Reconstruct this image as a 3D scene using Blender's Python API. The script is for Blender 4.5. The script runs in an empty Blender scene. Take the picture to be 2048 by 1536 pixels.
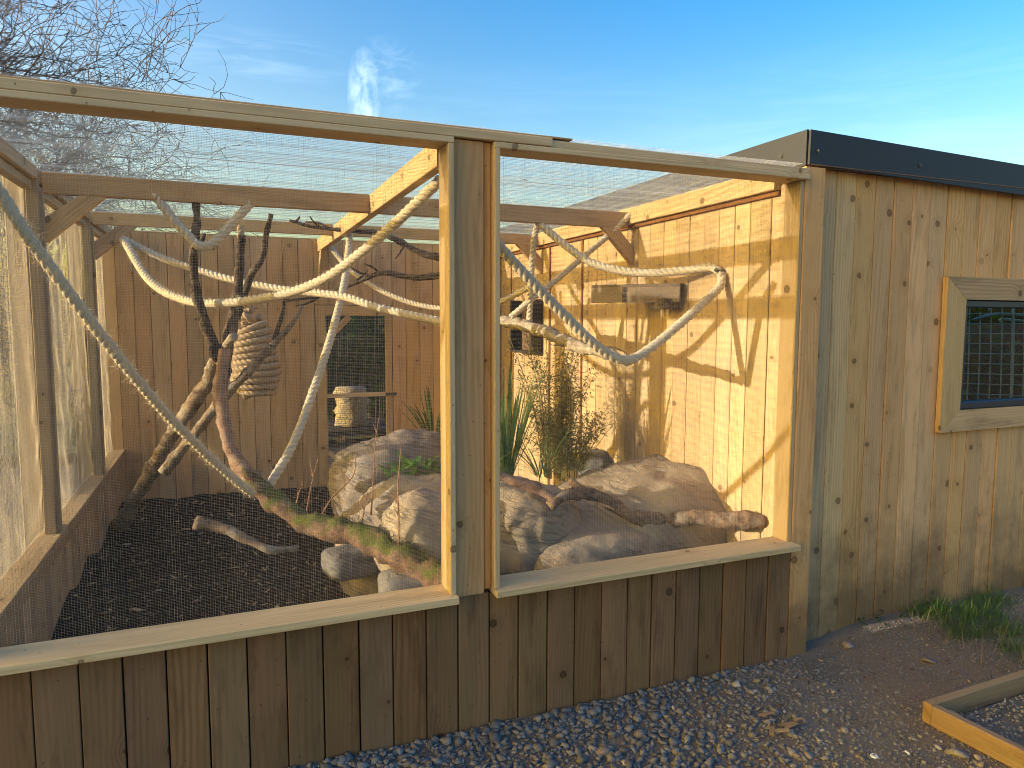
import bpy, bmesh, math, random
import numpy as np
from mathutils import Vector, Matrix, noise as mnoise

random.seed(7)
rng = np.random.default_rng(7)
S = bpy.context.scene
COL = S.collection

# ------------------------------------------------------------------ camera
CAM_F = 1411.0                       # focal length in photo pixels (photo 2048 wide)
CAM_LOC = Vector((-0.9132, -2.5277, 1.6))
CAM_R = Vector((0.92564219, -0.3783928, 0.00233058))
CAM_U = Vector((0.03148196, 0.08314741, 0.99603986))
CAM_F_DIR = Vector((0.37708809, 0.92190314, -0.0888773))
cam = bpy.data.cameras.new('camera')
cam.sensor_width = 36.0
cam.lens = 36.0 * CAM_F / 2048.0
cam.clip_start = 0.05
cam.clip_end = 2000
camo = bpy.data.objects.new('camera', cam)
COL.objects.link(camo)
M = Matrix((CAM_R, CAM_U, -CAM_F_DIR)).transposed().to_4x4()
M.translation = CAM_LOC
camo.matrix_world = M
S.camera = camo

# ------------------------------------------------------------------ sky, sun, exposure
SUN_DIR = Vector((1.0, -0.095, -0.178)).normalized()      # the way the light travels
SUN_EL = math.asin(-SUN_DIR.z)
SUN_AZ = math.atan2(-SUN_DIR.x, -SUN_DIR.y)               # clockwise from +Y
world = bpy.data.worlds.new('World')
S.world = world
world.use_nodes = True
wn = world.node_tree
wn.nodes.clear()
w_out = wn.nodes.new('ShaderNodeOutputWorld')
w_bg = wn.nodes.new('ShaderNodeBackground')
w_sky = wn.nodes.new('ShaderNodeTexSky')
w_sky.sky_type = 'NISHITA'
w_sky.sun_disc = False
w_sky.sun_elevation = SUN_EL
w_sky.sun_rotation = SUN_AZ
w_sky.altitude = 50
w_sky.air_density = 1.0
w_sky.dust_density = 5.0
w_sky.ozone_density = 0.6
w_bg.inputs['Strength'].default_value = 0.15
# thin wisps of cloud, fixed on the sky dome by direction
w_tc = wn.nodes.new('ShaderNodeTexCoord')
def wmath(op, a, b=None):
    n = wn.nodes.new('ShaderNodeMath'); n.operation = op
    for i, v in enumerate((a, b)):
        if v is None: continue
        if isinstance(v, (int, float)): n.inputs[i].default_value = v
        else: wn.links.new(v, n.inputs[i])
    return n.outputs[0]
def wisp(direction, size, stretch, scale, lo, hi):
    d = Vector(direction).normalized()
    side = d.cross(Vector((0, 0, 1))).normalized(); up = side.cross(d)
    def dot(v):
        n = wn.nodes.new('ShaderNodeVectorMath'); n.operation = 'DOT_PRODUCT'
        wn.links.new(w_tc.outputs['Generated'], n.inputs[0]); n.inputs[1].default_value = v
        return n.outputs['Value']
    a, b = dot(side), dot(up)
    r2 = wmath('ADD', wmath('POWER', wmath('ABSOLUTE', wmath('DIVIDE', a, size[0])), 2.0),
               wmath('POWER', wmath('ABSOLUTE', wmath('DIVIDE', b, size[1])), 2.0))
    fall = wmath('MAXIMUM', wmath('SUBTRACT', 1.0, r2), 0.0)
    cmb = wn.nodes.new('ShaderNodeCombineXYZ')
    wn.links.new(wmath('MULTIPLY', a, stretch[0]), cmb.inputs[0]); wn.links.new(wmath('MULTIPLY', b, stretch[1]), cmb.inputs[1])
    nz = wn.nodes.new('ShaderNodeTexNoise'); nz.inputs['Scale'].default_value = scale
    nz.inputs['Detail'].default_value = 7; nz.inputs['Roughness'].default_value = 0.62; nz.inputs['Distortion'].default_value = 0.6
    wn.links.new(cmb.outputs[0], nz.inputs['Vector'])
    mr = wn.nodes.new('ShaderNodeMapRange'); mr.inputs[1].default_value = lo; mr.inputs[2].default_value = hi
    wn.links.new(nz.outputs['Fac'], mr.inputs[0])
    return wmath('MULTIPLY', mr.outputs[0], fall)
def px_dir(u, v):
    return (CAM_R * ((u - 1024) / CAM_F) - CAM_U * ((v - 768) / CAM_F) + CAM_F_DIR).normalized()
c1 = wisp(px_dir(728, 195), (0.022, 0.062), (3.0, 1.4), 16.0, 0.38, 0.75)
c1b = wisp(px_dir(775, 150), (0.05, 0.05), (1.4, 3.0), 16.0, 0.45, 0.85)
c2 = wisp(px_dir(500, 110), (0.14, 0.035), (1.2, 8.0), 6.0, 0.45, 0.8)
c3 = wisp(px_dir(1750, 240), (0.35, 0.1), (0.8, 6.0), 4.0, 0.45, 0.95)
c4 = wisp(px_dir(1000, 260), (0.6, 0.09), (0.7, 5.0), 4.0, 0.42, 0.95)
ctot = wmath('MINIMUM', wmath('ADD', wmath('ADD', wmath('MULTIPLY', c1, 0.6), wmath('MULTIPLY', c1b, 0.25)), wmath('ADD', wmath('MULTIPLY', c2, 0.16), wmath('ADD', wmath('MULTIPLY', c3, 0.14), wmath('MULTIPLY', c4, 0.10)))), 1.0)
w_hsv = wn.nodes.new('ShaderNodeHueSaturation')
w_hsv.inputs['Hue'].default_value = 0.513
w_hsv.inputs['Saturation'].default_value = 2.0
w_hsv.inputs['Value'].default_value = 0.97
wn.links.new(w_sky.outputs[0], w_hsv.inputs['Color'])
w_mix = wn.nodes.new('ShaderNodeMix'); w_mix.data_type = 'RGBA'
wn.links.new(ctot, w_mix.inputs['Factor'])
wn.links.new(w_hsv.outputs[0], w_mix.inputs[6])
w_mix.inputs[7].default_value = (3.6, 4.2, 4.8, 1)
wn.links.new(w_mix.outputs[2], w_bg.inputs['Color'])
wn.links.new(w_bg.outputs[0], w_out.inputs['Surface'])

sun = bpy.data.lights.new('sun', 'SUN')
sun.energy = 2.0
sun.angle = math.radians(0.5)
sun.color = (1.0, 0.875, 0.715)
suno = bpy.data.objects.new('sun', sun)
suno.rotation_euler = SUN_DIR.to_track_quat('-Z', 'Y').to_euler()
suno.location = (-12, 3, 8)
COL.objects.link(suno)

vs = S.view_settings
S.display_settings.display_device = 'sRGB'
vs.view_transform = 'Standard'
vs.look = 'None'
vs.exposure = 1.8
vs.gamma = 1.0
vs.use_curve_mapping = False
S.render.engine = 'CYCLES'
S.cycles.use_denoising = True
S.cycles.denoiser = 'OPENIMAGEDENOISE'
S.cycles.denoising_input_passes = 'RGB_ALBEDO_NORMAL'
S.cycles.max_bounces = 8
S.cycles.diffuse_bounces = 4
S.cycles.glossy_bounces = 3
S.cycles.transmission_bounces = 6
S.cycles.transparent_max_bounces = 12
S.cycles.caustics_reflective = False
S.cycles.caustics_refractive = False
S.cycles.sample_clamp_indirect = 3.0
S.cycles.filter_width = 1.0

# ------------------------------------------------------------------ helpers
def ray(u, v):
    return CAM_R * ((u - 1024) / CAM_F) - CAM_U * ((v - 768) / CAM_F) + CAM_F_DIR
def at(u, v, val, ax=1):
    """point of the place seen at photo pixel (u, v) on the plane axis = val"""
    d = ray(u, v)
    return CAM_LOC + d * ((val - CAM_LOC[ax]) / d[ax])
def path(pts, ax=1):
    return [at(u, v, y, ax) for (u, v, y) in pts]

WM = {}
def reg(o, mw, parent=None):
    COL.objects.link(o)
    if parent is not None:
        o.parent = parent
        o.matrix_local = WM[parent.name].inverted() @ mw
    else:
        o.matrix_world = mw
    WM[o.name] = mw
    return o
def tag(o, label=None, cat=None, group=None, kind=None):
    if label: o['label'] = label
    if cat: o['category'] = cat
    if group: o['group'] = group
    if kind: o['kind'] = kind
    return o
def thing(name, label, cat, loc=(0, 0, 0), group=None):
    o = bpy.data.objects.new(name, None)
    o.empty_display_size = 0.1
    reg(o, Matrix.Translation(Vector(loc)))
    return tag(o, label, cat, group)

def mk(name, verts, faces, mat, parent=None, origin=None, smooth=False, attrs=None):
    """world-space verts -> one mesh object"""
    v = np.asarray(verts, float)
    if origin is None:
        origin = (v.min(0) + v.max(0)) / 2
        origin[2] = v[:, 2].min()
    origin = np.asarray(origin, float)
    me = bpy.data.meshes.new(name)
    v = v - origin
    if isinstance(faces, np.ndarray):
        n = len(faces); k = faces.shape[1]
        me.vertices.add(len(v)); me.vertices.foreach_set('co', v.astype(np.float32).ravel())
        me.loops.add(n * k); me.loops.foreach_set('vertex_index', faces.astype(np.int32).ravel())
        me.polygons.add(n)
        me.polygons.foreach_set('loop_start', np.arange(0, n * k, k, dtype=np.int32))
        me.update(calc_edges=True)
    else:
        me.from_pydata([tuple(x) for x in v], [], faces)
        me.update()
    if attrs:
        for an, (dom, arr) in attrs.items():
            a = me.attributes.new(an, 'FLOAT', dom)
            a.data.foreach_set('value', np.asarray(arr, np.float32))
    if smooth:
        me.polygons.foreach_set('use_smooth', np.ones(len(me.polygons), bool))
    if mat: me.materials.append(mat)
    o = bpy.data.objects.new(name, me)
    return reg(o, Matrix.Translation(Vector(origin)), parent)

def board(name, parent, a, b, w, t, nrm, mat, ch=0.0025, label=None):
    """a sawn timber from a to b (centre line); w = width, t = thickness along nrm"""
    a, b = Vector(a), Vector(b)
    x = (b - a); L = x.length; x.normalize()
    z = Vector(nrm); z = (z - x * z.dot(x)).normalized(); y = z.cross(x)
    hw, ht = w / 2, t / 2
    c = min(ch, ht * 0.4, hw * 0.4)
    sec = [(-hw + c, -ht), (hw - c, -ht), (hw, -ht + c), (hw, ht - c), (hw - c, ht), (-hw + c, ht), (-hw, ht - c), (-hw, -ht + c)]
    vs_ = [(-L / 2, p, q) for p, q in sec] + [(L / 2, p, q) for p, q in sec]
    fs = [(i, (i + 1) % 8, 8 + (i + 1) % 8, 8 + i) for i in range(8)] + [tuple(range(7, -1, -1)), tuple(range(8, 16))]
    me = bpy.data.meshes.new(name)
    me.from_pydata(vs_, [], fs); me.update()
    me.materials.append(mat)
    o = bpy.data.objects.new(name, me)
    mw = Matrix((x, y, z)).transposed().to_4x4(); mw.translation = (a + b) / 2
    reg(o, mw, parent)
    if label: o['label'] = label
    return o
def box(name, parent, lo, hi, mat, ch=0.0025, axis=None, label=None):
    """axis-aligned board between two corners; its grain runs along the longest side"""
    lo, hi = Vector(lo), Vector(hi)
    d = hi - lo; c = (lo + hi) / 2
    order = sorted(range(3), key=lambda i: -d[i])
    if axis is not None: order = [axis] + [i for i in order if i != axis]
    e = [Vector((1, 0, 0)), Vector((0, 1, 0)), Vector((0, 0, 1))]
    return board(name, parent, c - e[order[0]] * d[order[0]] / 2, c + e[order[0]] * d[order[0]] / 2, d[order[1]], d[order[2]], e[order[2]], mat, ch, label)

def catmull(P, step):
    P = [np.asarray(p, float) for p in P]
    if len(P) < 3:
        n = max(2, int(np.linalg.norm(P[1] - P[0]) / step))
        return np.array([P[0] + (P[1] - P[0]) * i / n for i in range(n + 1)])
    Q = [2 * P[0] - P[1]] + P + [2 * P[-1] - P[-2]]
    out = []
    for i in range(1, len(Q) - 2):
        p0, p1, p2, p3 = Q[i - 1:i + 3]
        n = max(1, int(np.linalg.norm(p2 - p1) / step))
        for k in range(n):
            t = k / n
            out.append(0.5 * (2 * p1 + (p2 - p0) * t + (2 * p0 - 5 * p1 + 4 * p2 - p3) * t * t + (3 * p1 - p0 - 3 * p2 + p3) * t ** 3))
    out.append(P[-1])
    return np.array(out)
def frames(P):
    T = np.gradient(P, axis=0); T /= np.linalg.norm(T, axis=1)[:, None] + 1e-9
    n = np.cross(T[0], [0.3, 0.2, 1.0]); n /= np.linalg.norm(n)
    N = [n]
    for i in range(1, len(P)):
        n = N[-1] - T[i] * N[-1].dot(T[i]); n /= np.linalg.norm(n) + 1e-9
        N.append(n)
    N = np.array(N); B = np.cross(T, N)
    return T, N, B
def tube(P, R, n=8, rough=0.0, cap=True):
    P = np.asarray(P, float); m = len(P)
    R = np.broadcast_to(np.asarray(R, float), (m,))
    T, N, B = frames(P)
    a = np.arange(n) * 2 * np.pi / n
    rr = np.repeat(R[:, None], n, 1)
    if rough: rr = rr * (1 + rough * rng.uniform(-1, 1, (m, n)))
    V = P[:, None, :] + rr[:, :, None] * (np.cos(a)[None, :, None] * N[:, None, :] + np.sin(a)[None, :, None] * B[:, None, :])
    V = V.reshape(-1, 3)
    i = np.arange(m - 1)[:, None] * n; j = np.arange(n)[None, :]; j2 = (j + 1) % n
    F = np.stack([i + j, i + j2, i + n + j2, i + n + j], -1).reshape(-1, 4)
    if cap:
        V = np.vstack([V, P[0], P[-1]]); k = m * n
        c1 = np.array([[k, (q + 1) % n, q, q] for q in range(n)]); c2 = np.array([[k + 1, (m - 1) * n + q, (m - 1) * n + (q + 1) % n, (m - 1) * n + (q + 1) % n] for q in range(n)])
        return V, F, [tuple(x[:3]) for x in c1], [tuple(x[:3]) for x in c2]
    return V, F
def join(parts):
    """list of (V, F) with quads only -> one (V, F)"""
    VV, FF, k = [], [], 0
    for V, F in parts:
        VV.append(V); FF.append(F + k); k += len(V)
    return np.vstack(VV), np.vstack(FF)
def ctube(P, R, n=8, rough=0.0):
    V, F, a, b = tube(P, R, n, rough, True)
    return V, [tuple(int(q) for q in f) for f in F] + [tuple(int(q) for q in f) for f in a + b]
def joinl(parts):
    VV, FF, k = [], [], 0
    for V, F in parts:
        VV.append(np.asarray(V)); FF += [tuple(int(q) + k for q in f) for f in F]; k += len(V)
    return np.vstack(VV), FF

# ------------------------------------------------------------------ materials
class NT:
    def __init__(s, name):
        s.m = bpy.data.materials.new(name); s.m.use_nodes = True
        s.t = s.m.node_tree; s.t.nodes.clear()
        s.out = s.t.nodes.new('ShaderNodeOutputMaterial')
    def n(s, typ, ins=None, **props):
        x = s.t.nodes.new('ShaderNode' + typ)
        for k, v in props.items(): setattr(x, k, v)
        for k, v in (ins or {}).items():
            if isinstance(v, bpy.types.NodeSocket): s.t.links.new(v, x.inputs[k])
            else: x.inputs[k].default_value = v
        return x
    def math(s, op, a, b=None, c=None):
        x = s.t.nodes.new('ShaderNodeMath'); x.operation = op
        for i, v in enumerate((a, b, c)):
            if v is None: continue
            if isinstance(v, bpy.types.NodeSocket): s.t.links.new(v, x.inputs[i])
            else: x.inputs[i].default_value = v
        return x.outputs[0]
    def rng(s, v, a, b, c=0.0, d=1.0, smooth=False):
        x = s.n('MapRange', {0: v, 1: a, 2: b, 3: c, 4: d})
        if smooth: x.interpolation_type = 'SMOOTHSTEP'
        return x.outputs[0]
    def mix(s, f, a, b, blend='MIX'):
        x = s.t.nodes.new('ShaderNodeMix'); x.data_type = 'RGBA'; x.blend_type = blend
        for k, v in ((0, f), (6, a), (7, b)):
            if isinstance(v, bpy.types.NodeSocket): s.t.links.new(v, x.inputs[k])
            else: x.inputs[k].default_value = v if k == 0 else (*v, 1.0)
        return x.outputs[2]
    def noise(s, vec, scale, detail=4, rough=0.55, dist=0.0):
        return s.n('TexNoise', {'Vector': vec, 'Scale': scale, 'Detail': detail, 'Roughness': rough, 'Distortion': dist}).outputs['Fac']
    def vec(s, x, y, z):
        c = s.n('CombineXYZ')
        for i, v in enumerate((x, y, z)):
            if isinstance(v, bpy.types.NodeSocket): s.t.links.new(v, c.inputs[i])
            else: c.inputs[i].default_value = v
        return c.outputs[0]
    def scaled(s, vec, sx, sy, sz):
        return s.n('VectorMath', {0: vec, 1: (sx, sy, sz)}, operation='MULTIPLY').outputs[0]
    def finish(s, color, rough=0.7, spec=0.3, bump=None, bstr=0.4, bdist=0.003, **extra):
        ins = {'Roughness': rough, 'Specular IOR Level': spec}
        if isinstance(color, bpy.types.NodeSocket): ins['Base Color'] = color
        else: ins['Base Color'] = (*color, 1)
        ins.update(extra)
        if bump is not None:
            ins['Normal'] = s.n('Bump', {'Height': bump, 'Strength': bstr, 'Distance': bdist}).outputs[0]
        b = s.n('BsdfPrincipled', ins)
        s.t.links.new(b.outputs[0], s.out.inputs[0])
        return s.m

def wood(name, light, dark, green=(0.30, 0.27, 0.15), green_amt=0.35, knots=0.55, ring_amt=0.45, tone=(0.8, 1.15), stain=0.35, soil=False, bs=0.35):
    t = NT(name)
    oi = t.n('ObjectInfo').outputs['Random']
    tc = t.n('TexCoord').outputs['Object']
    off = t.math('MULTIPLY', oi, 63.0)
    sp = t.n('SeparateXYZ', {0: tc})
    x = t.math('ADD', sp.outputs[0], off); z = sp.outputs[2]; y = t.math('ADD', t.math('ADD', sp.outputs[1], t.math('MULTIPLY', z, 0.8)), t.math('MULTIPLY', oi, 17.0))
    p2 = t.vec(x, y, 0.0)
    vo = t.n('TexVoronoi', {'Vector': p2, 'Scale': 4.6}, voronoi_dimensions='2D', feature='F1')
    d = vo.outputs['Distance']
    cs = t.n('SeparateColor', {0: vo.outputs['Color']})
    sel = t.rng(cs.outputs[0], 1.0 - knots, 1.0 - knots + 0.02)
    rad = t.rng(cs.outputs[1], 0.0, 1.0, 0.016, 0.074)
    wob = t.math('ADD', d, t.rng(t.noise(p2, 60, 2), 0.3, 0.7, -0.012, 0.012))
    core = t.math('MULTIPLY', t.rng(t.math('DIVIDE', wob, rad), 1.1, 0.75, 0, 1), sel)
    rim = t.math('MULTIPLY', t.rng(t.math('ABSOLUTE', t.math('SUBTRACT', t.math('DIVIDE', wob, rad), 1.0)), 0.35, 0.0), sel)
    halo = t.math('MULTIPLY', t.rng(d, 0.34, 0.02, smooth=True), sel)
    # growth rings pushed aside by knots
    low = t.noise(t.vec(t.math('MULTIPLY', x, 0.7), t.math('MULTIPLY', y, 4.0), z), 1.0, 2)
    ph = t.math('ADD', t.math('MULTIPLY', y, 330.0), t.math('ADD', t.math('MULTIPLY', low, 42.0), t.math('MULTIPLY', halo, 9.0)))
    ring = t.math('POWER', t.math('MULTIPLY_ADD', t.math('SINE', ph), 0.5, 0.5), 1.6)
    ringm = t.math('MULTIPLY', ring, t.rng(t.noise(t.vec(t.math('MULTIPLY', x, 0.5), t.math('MULTIPLY', y, 7.0), 3.0), 1.0, 2), 0.35, 0.65))
    fine = t.noise(t.vec(t.math('MULTIPLY', x, 5.0), t.math('MULTIPLY', y, 260.0), t.math('MULTIPLY', z, 120.0)), 1.0, 3, 0.6)
    col = t.mix(t.math('MULTIPLY', ringm, ring_amt), light, dark)
    col = t.mix(t.rng(fine, 0.45, 0.8, 0.0, 0.4), col, dark)
    blot = t.noise(t.vec(t.math('MULTIPLY', x, 1.3), t.math('MULTIPLY', y, 9.0), 7.0), 1.0, 4, 0.6)
    col = t.mix(t.math('MULTIPLY', t.rng(blot, 0.44, 0.62), green_amt), col, green)
    blot2 = t.noise(t.vec(t.math('MULTIPLY', x, 2.2), t.math('MULTIPLY', y, 12.0), 31.0), 1.0, 5, 0.65)
    col = t.mix(t.math('MULTIPLY', t.rng(blot2, 0.51, 0.66), stain), col, tuple(c * 0.55 for c in dark))
    col = t.mix(t.math('MULTIPLY', halo, 0.32), col, dark)
    col = t.mix(t.math('MULTIPLY', core, 0.72), col, tuple(c * 0.42 for c in dark))
    col = t.mix(t.math('MULTIPLY', rim, 0.75), col, tuple(c * 0.2 for c in dark))
    # small nail and pin holes
    pv = t.n('TexVoronoi', {'Vector': p2, 'Scale': 17.0}, voronoi_dimensions='2D')
    pin = t.math('MULTIPLY', t.rng(pv.outputs['Distance'], 0.06, 0.03), t.rng(t.n('SeparateColor', {0: pv.outputs['Color']}).outputs[2], 0.86, 0.88))
    col = t.mix(t.math('MULTIPLY', pin, 0.7), col, tuple(c * 0.2 for c in dark))
    br = t.rng(t.n('TexWhiteNoise', {'W': t.math('MULTIPLY', oi, 991.0)}, noise_dimensions='1D').outputs['Value'], 0, 1, tone[0], tone[1])
    hv = t.n('HueSaturation', {'Hue': t.rng(t.math('FRACT', t.math('MULTIPLY', oi, 29.0)), 0, 1, 0.494, 0.504), 'Saturation': t.rng(t.math('FRACT', t.math('MULTIPLY', oi, 53.0)), 0, 1, 0.92, 1.06), 'Value': br, 'Color': col})
    col = hv.outputs[0]
    if soil:   # splashed mud along the foot of the boards
        g = t.n('NewGeometry').outputs['Position']
        gz = t.n('SeparateXYZ', {0: g}).outputs[2]
        hgt = t.math('ADD', gz, t.rng(t.noise(g, 3.0, 5, 0.65), 0.3, 0.7, -0.28, 0.28))
        col = t.mix(t.rng(hgt, 0.62, 0.02, 0.0, 0.75), col, (0.10, 0.066, 0.036))
    h = t.math('ADD', t.math('MULTIPLY', fine, 0.6), t.math('MULTIPLY', ringm, 0.35))
    h = t.math('SUBTRACT', h, t.math('MULTIPLY', rim, 0.9))
    return t.finish(col, rough=0.78, spec=0.25, bump=h, bstr=bs, bdist=0.0016)

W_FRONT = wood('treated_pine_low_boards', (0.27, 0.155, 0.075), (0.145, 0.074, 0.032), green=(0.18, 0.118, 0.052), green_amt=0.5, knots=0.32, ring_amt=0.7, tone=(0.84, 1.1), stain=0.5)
W_FRAME = wood('sawn_pine_frame', (0.72, 0.535, 0.31), (0.45, 0.29, 0.135), green=(0.55, 0.43, 0.235), green_amt=0.5, knots=0.42, ring_amt=0.6, tone=(0.9, 1.08), stain=0.22)
W_POST = wood('weathered_pine_post', (0.66, 0.36, 0.15), (0.40, 0.185, 0.065), green=(0.55, 0.30, 0.12), green_amt=0.4, knots=0.5, ring_amt=0.7, tone=(0.88, 1.06), stain=0.35)
W_HUT = wood('treated_pine_hut_boards', (0.80, 0.49, 0.225), (0.50, 0.265, 0.10), green=(0.66, 0.42, 0.195), green_amt=0.6, knots=0.66, ring_amt=0.65, tone=(0.84, 1.1), stain=0.38, soil=True)
W_SIDE = wood('fresh_pine_side_boards', (0.60, 0.435, 0.225), (0.38, 0.23, 0.095), green=(0.48, 0.37, 0.19), green_amt=0.35, knots=0.6, ring_amt=0.6, tone=(0.84, 1.08), stain=0.3)
W_BACK = wood('treated_pine_back_boards', (0.66, 0.43, 0.21), (0.40, 0.225, 0.095), green=(0.50, 0.34, 0.16), green_amt=0.45, knots=0.55, ring_amt=0.65, tone=(0.78, 1.1), stain=0.45)
W_LEFT = wood('left_wall_boards', (0.46, 0.345, 0.205), (0.27, 0.18, 0.095), green=(0.36, 0.28, 0.165), knots=0.45, ring_amt=0.6, stain=0.35)
W_SHADE = wood('shaded_shelf_board', (0.27, 0.20, 0.14), (0.16, 0.11, 0.075), green=(0.2, 0.17, 0.13), knots=0.3, stain=0.4)  # darker grey-brown wood: the shelf's shade is put into its colour
W_EDGE = wood('sawn_edging_timber', (0.36, 0.235, 0.135), (0.21, 0.125, 0.062), knots=0.3, stain=0.45)

def simple(name, col, rough=0.6, spec=0.4, noise_scale=None, var=0.2, bump=0.0, **kw):
    t = NT(name)
    if noise_scale:
        tc = t.n('TexCoord').outputs['Object']
        f = t.noise(tc, noise_scale, 5, 0.6)
        c = t.mix(t.rng(f, 0.3, 0.7), tuple(x * (1 - var) for x in col), tuple(min(1, x * (1 + var)) for x in col))
        return t.finish(c, rough, spec, f if bump else None, bump, 0.004, **kw)
    return t.finish(col, rough, spec, **kw)
DARK_GAP = simple('black_gap_backing', (0.012, 0.010, 0.008), 0.9, 0.1, 30, 0.3)  # for dark sheets added behind the board gaps to stop light leaks
METAL = simple('anthracite_coated_steel', (0.030, 0.033, 0.045), 0.5, 0.3, 90, 0.12, Metallic=0.0)
SCREW = simple('dark_screw_head', (0.05, 0.052, 0.055), 0.4, 0.6, 80, 0.2)
SOFFIT = simple('brown_soffit_board', (0.22, 0.12, 0.07), 0.7, 0.3, 20, 0.2)
UPVC = simple('anthracite_window_profile', (0.03, 0.037, 0.055), 0.35, 0.5, 60, 0.1)
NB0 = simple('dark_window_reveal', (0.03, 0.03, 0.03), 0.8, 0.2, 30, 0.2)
RUST = simple('rusty_brown_strip', (0.22, 0.095, 0.03), 0.8, 0.2, 40, 0.3)

def rope_mat():
    t = NT('sisal_rope')
    tc = t.n('TexCoord').outputs['Object']
    f = t.noise(tc, 220, 4, 0.65); g = t.noise(tc, 9, 3)
    c = t.mix(t.rng(f, 0.3, 0.72), (0.46, 0.37, 0.25), (0.84, 0.75, 0.56))
    c = t.mix(t.rng(g, 0.35, 0.7, 0, 0.35), c, (0.60, 0.53, 0.42))
    return t.finish(c, 0.9, 0.12, f, 0.8, 0.003)
ROPE = rope_mat()
def shade_rope_mat():  # darker copy of the rope, the bundle's shade put into its colour
    t = NT('shaded_bundle_rope')
    tc = t.n('TexCoord').outputs['Object']
    f = t.noise(tc, 220, 4, 0.65)
    return t.finish(t.mix(t.rng(f, 0.3, 0.72), (0.30, 0.215, 0.14), (0.56, 0.44, 0.30)), 0.9, 0.12, f, 0.8, 0.003)
ROPE_SHADE = shade_rope_mat()
def fibre_mat(name, col, trans=0.45):
    t = NT(name)
    a = t.n('BsdfDiffuse', {'Color': (*col, 1)}).outputs[0]
    b = t.n('BsdfTranslucent', {'Color': (*col, 1)}).outputs[0]
    m = t.n('MixShader', {0: trans, 1: a, 2: b}).outputs[0]
    t.t.links.new(m, t.out.inputs[0])
    return t.m
FIBRE = fibre_mat('loose_rope_fibre', (0.82, 0.73, 0.52))
NET = fibre_mat('woven_net_thread', (0.56, 0.50, 0.42), 0.40)
NET_LEFT = fibre_mat('woven_side_net_thread', (0.72, 0.68, 0.60), 0.5)
NET_ROOF = fibre_mat('woven_roof_net_thread', (0.76, 0.81, 0.90), 0.5)

def bark_mat(name, a, b, crk=0.45, *, lichen=(0.42, 0.40, 0.33), lich=0.3, scale=40, moss=0.0, moss_col=(0.05, 0.058, 0.013), bstr=0.9):
    t = NT(name)
    tc = t.n('TexCoord').outputs['Object']
    f = t.noise(tc, scale, 6, 0.7, 0.8)
    v = t.n('TexVoronoi', {'Vector': tc, 'Scale': scale * 1.6}, feature='DISTANCE_TO_EDGE').outputs['Distance']
    c = t.mix(t.rng(f, 0.32, 0.68), a, b)
    c = t.mix(t.rng(v, 0.09, 0.0, 0, crk), c, tuple(x * 0.35 for x in a))
    l = t.noise(tc, 13, 5, 0.6)
    c = t.mix(t.rng(l, 0.52, 0.64, 0, lich), c, lichen)
    if moss:
        ng = t.n('SeparateXYZ', {0: t.n('NewGeometry').outputs['Normal']}).outputs[2]
        mm = t.math('MULTIPLY', t.rng(t.math('ADD', t.noise(tc, 11, 5, 0.65), t.math('MULTIPLY', ng, 0.16)), 0.50, 0.64), moss)
        c = t.mix(mm, c, t.mix(t.noise(tc, 120, 3), moss_col, tuple(min(1, x * 2.3) for x in moss_col)))
    return t.finish(c, 0.9, 0.15, t.math('ADD', f, t.math('MULTIPLY', t.rng(v, 0.0, 0.12), 0.4 * crk / 0.45)), bstr, 0.008)
BARK = bark_mat('grey_brown_bark', (0.085, 0.055, 0.038), (0.36, 0.27, 0.19), crk=0.2, lich=0.55, scale=17)
BARK_DARK = bark_mat('dark_dead_bark', (0.035, 0.025, 0.02), (0.17, 0.12, 0.09), lichen=(0.32, 0.27, 0.2), lich=0.45, scale=18)
BARK_RED = bark_mat('reddish_peeling_bark', (0.17, 0.09, 0.06), (0.42, 0.27, 0.19), crk=0.12, lich=0.25, scale=15)
BARK_DRIFT = bark_mat('weathered_driftwood', (0.06, 0.035, 0.024), (0.34, 0.23, 0.155), crk=0.05, lich=0.3, scale=32)
BARK_MOSS = bark_mat('moss_covered_bark', (0.07, 0.042, 0.03), (0.24, 0.15, 0.105), crk=0.12, moss=1.0, lich=0.1, scale=16)
BARK_PALE = bark_mat('pale_lichen_bark', (0.24, 0.18, 0.12), (0.50, 0.42, 0.30), crk=0.2, lichen=(0.55, 0.52, 0.42), lich=0.5, scale=16)
CUTWOOD = simple('cut_wood_end', (0.50, 0.34, 0.2), 0.8, 0.2, 70, 0.3)
TWIG = simple('reddish_twig', (0.33, 0.17, 0.10), 0.7, 0.3, 60, 0.3)
TREE_BARK = bark_mat('bare_tree_bark', (0.11, 0.075, 0.06), (0.26, 0.19, 0.155), lichen=(0.24, 0.22, 0.13), lich=0.5, scale=3.0, bstr=0.3)
TREE_TWIG = simple('bare_tree_twig', (0.19, 0.145, 0.125), 0.8, 0.15, 2.0, 0.35)

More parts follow.
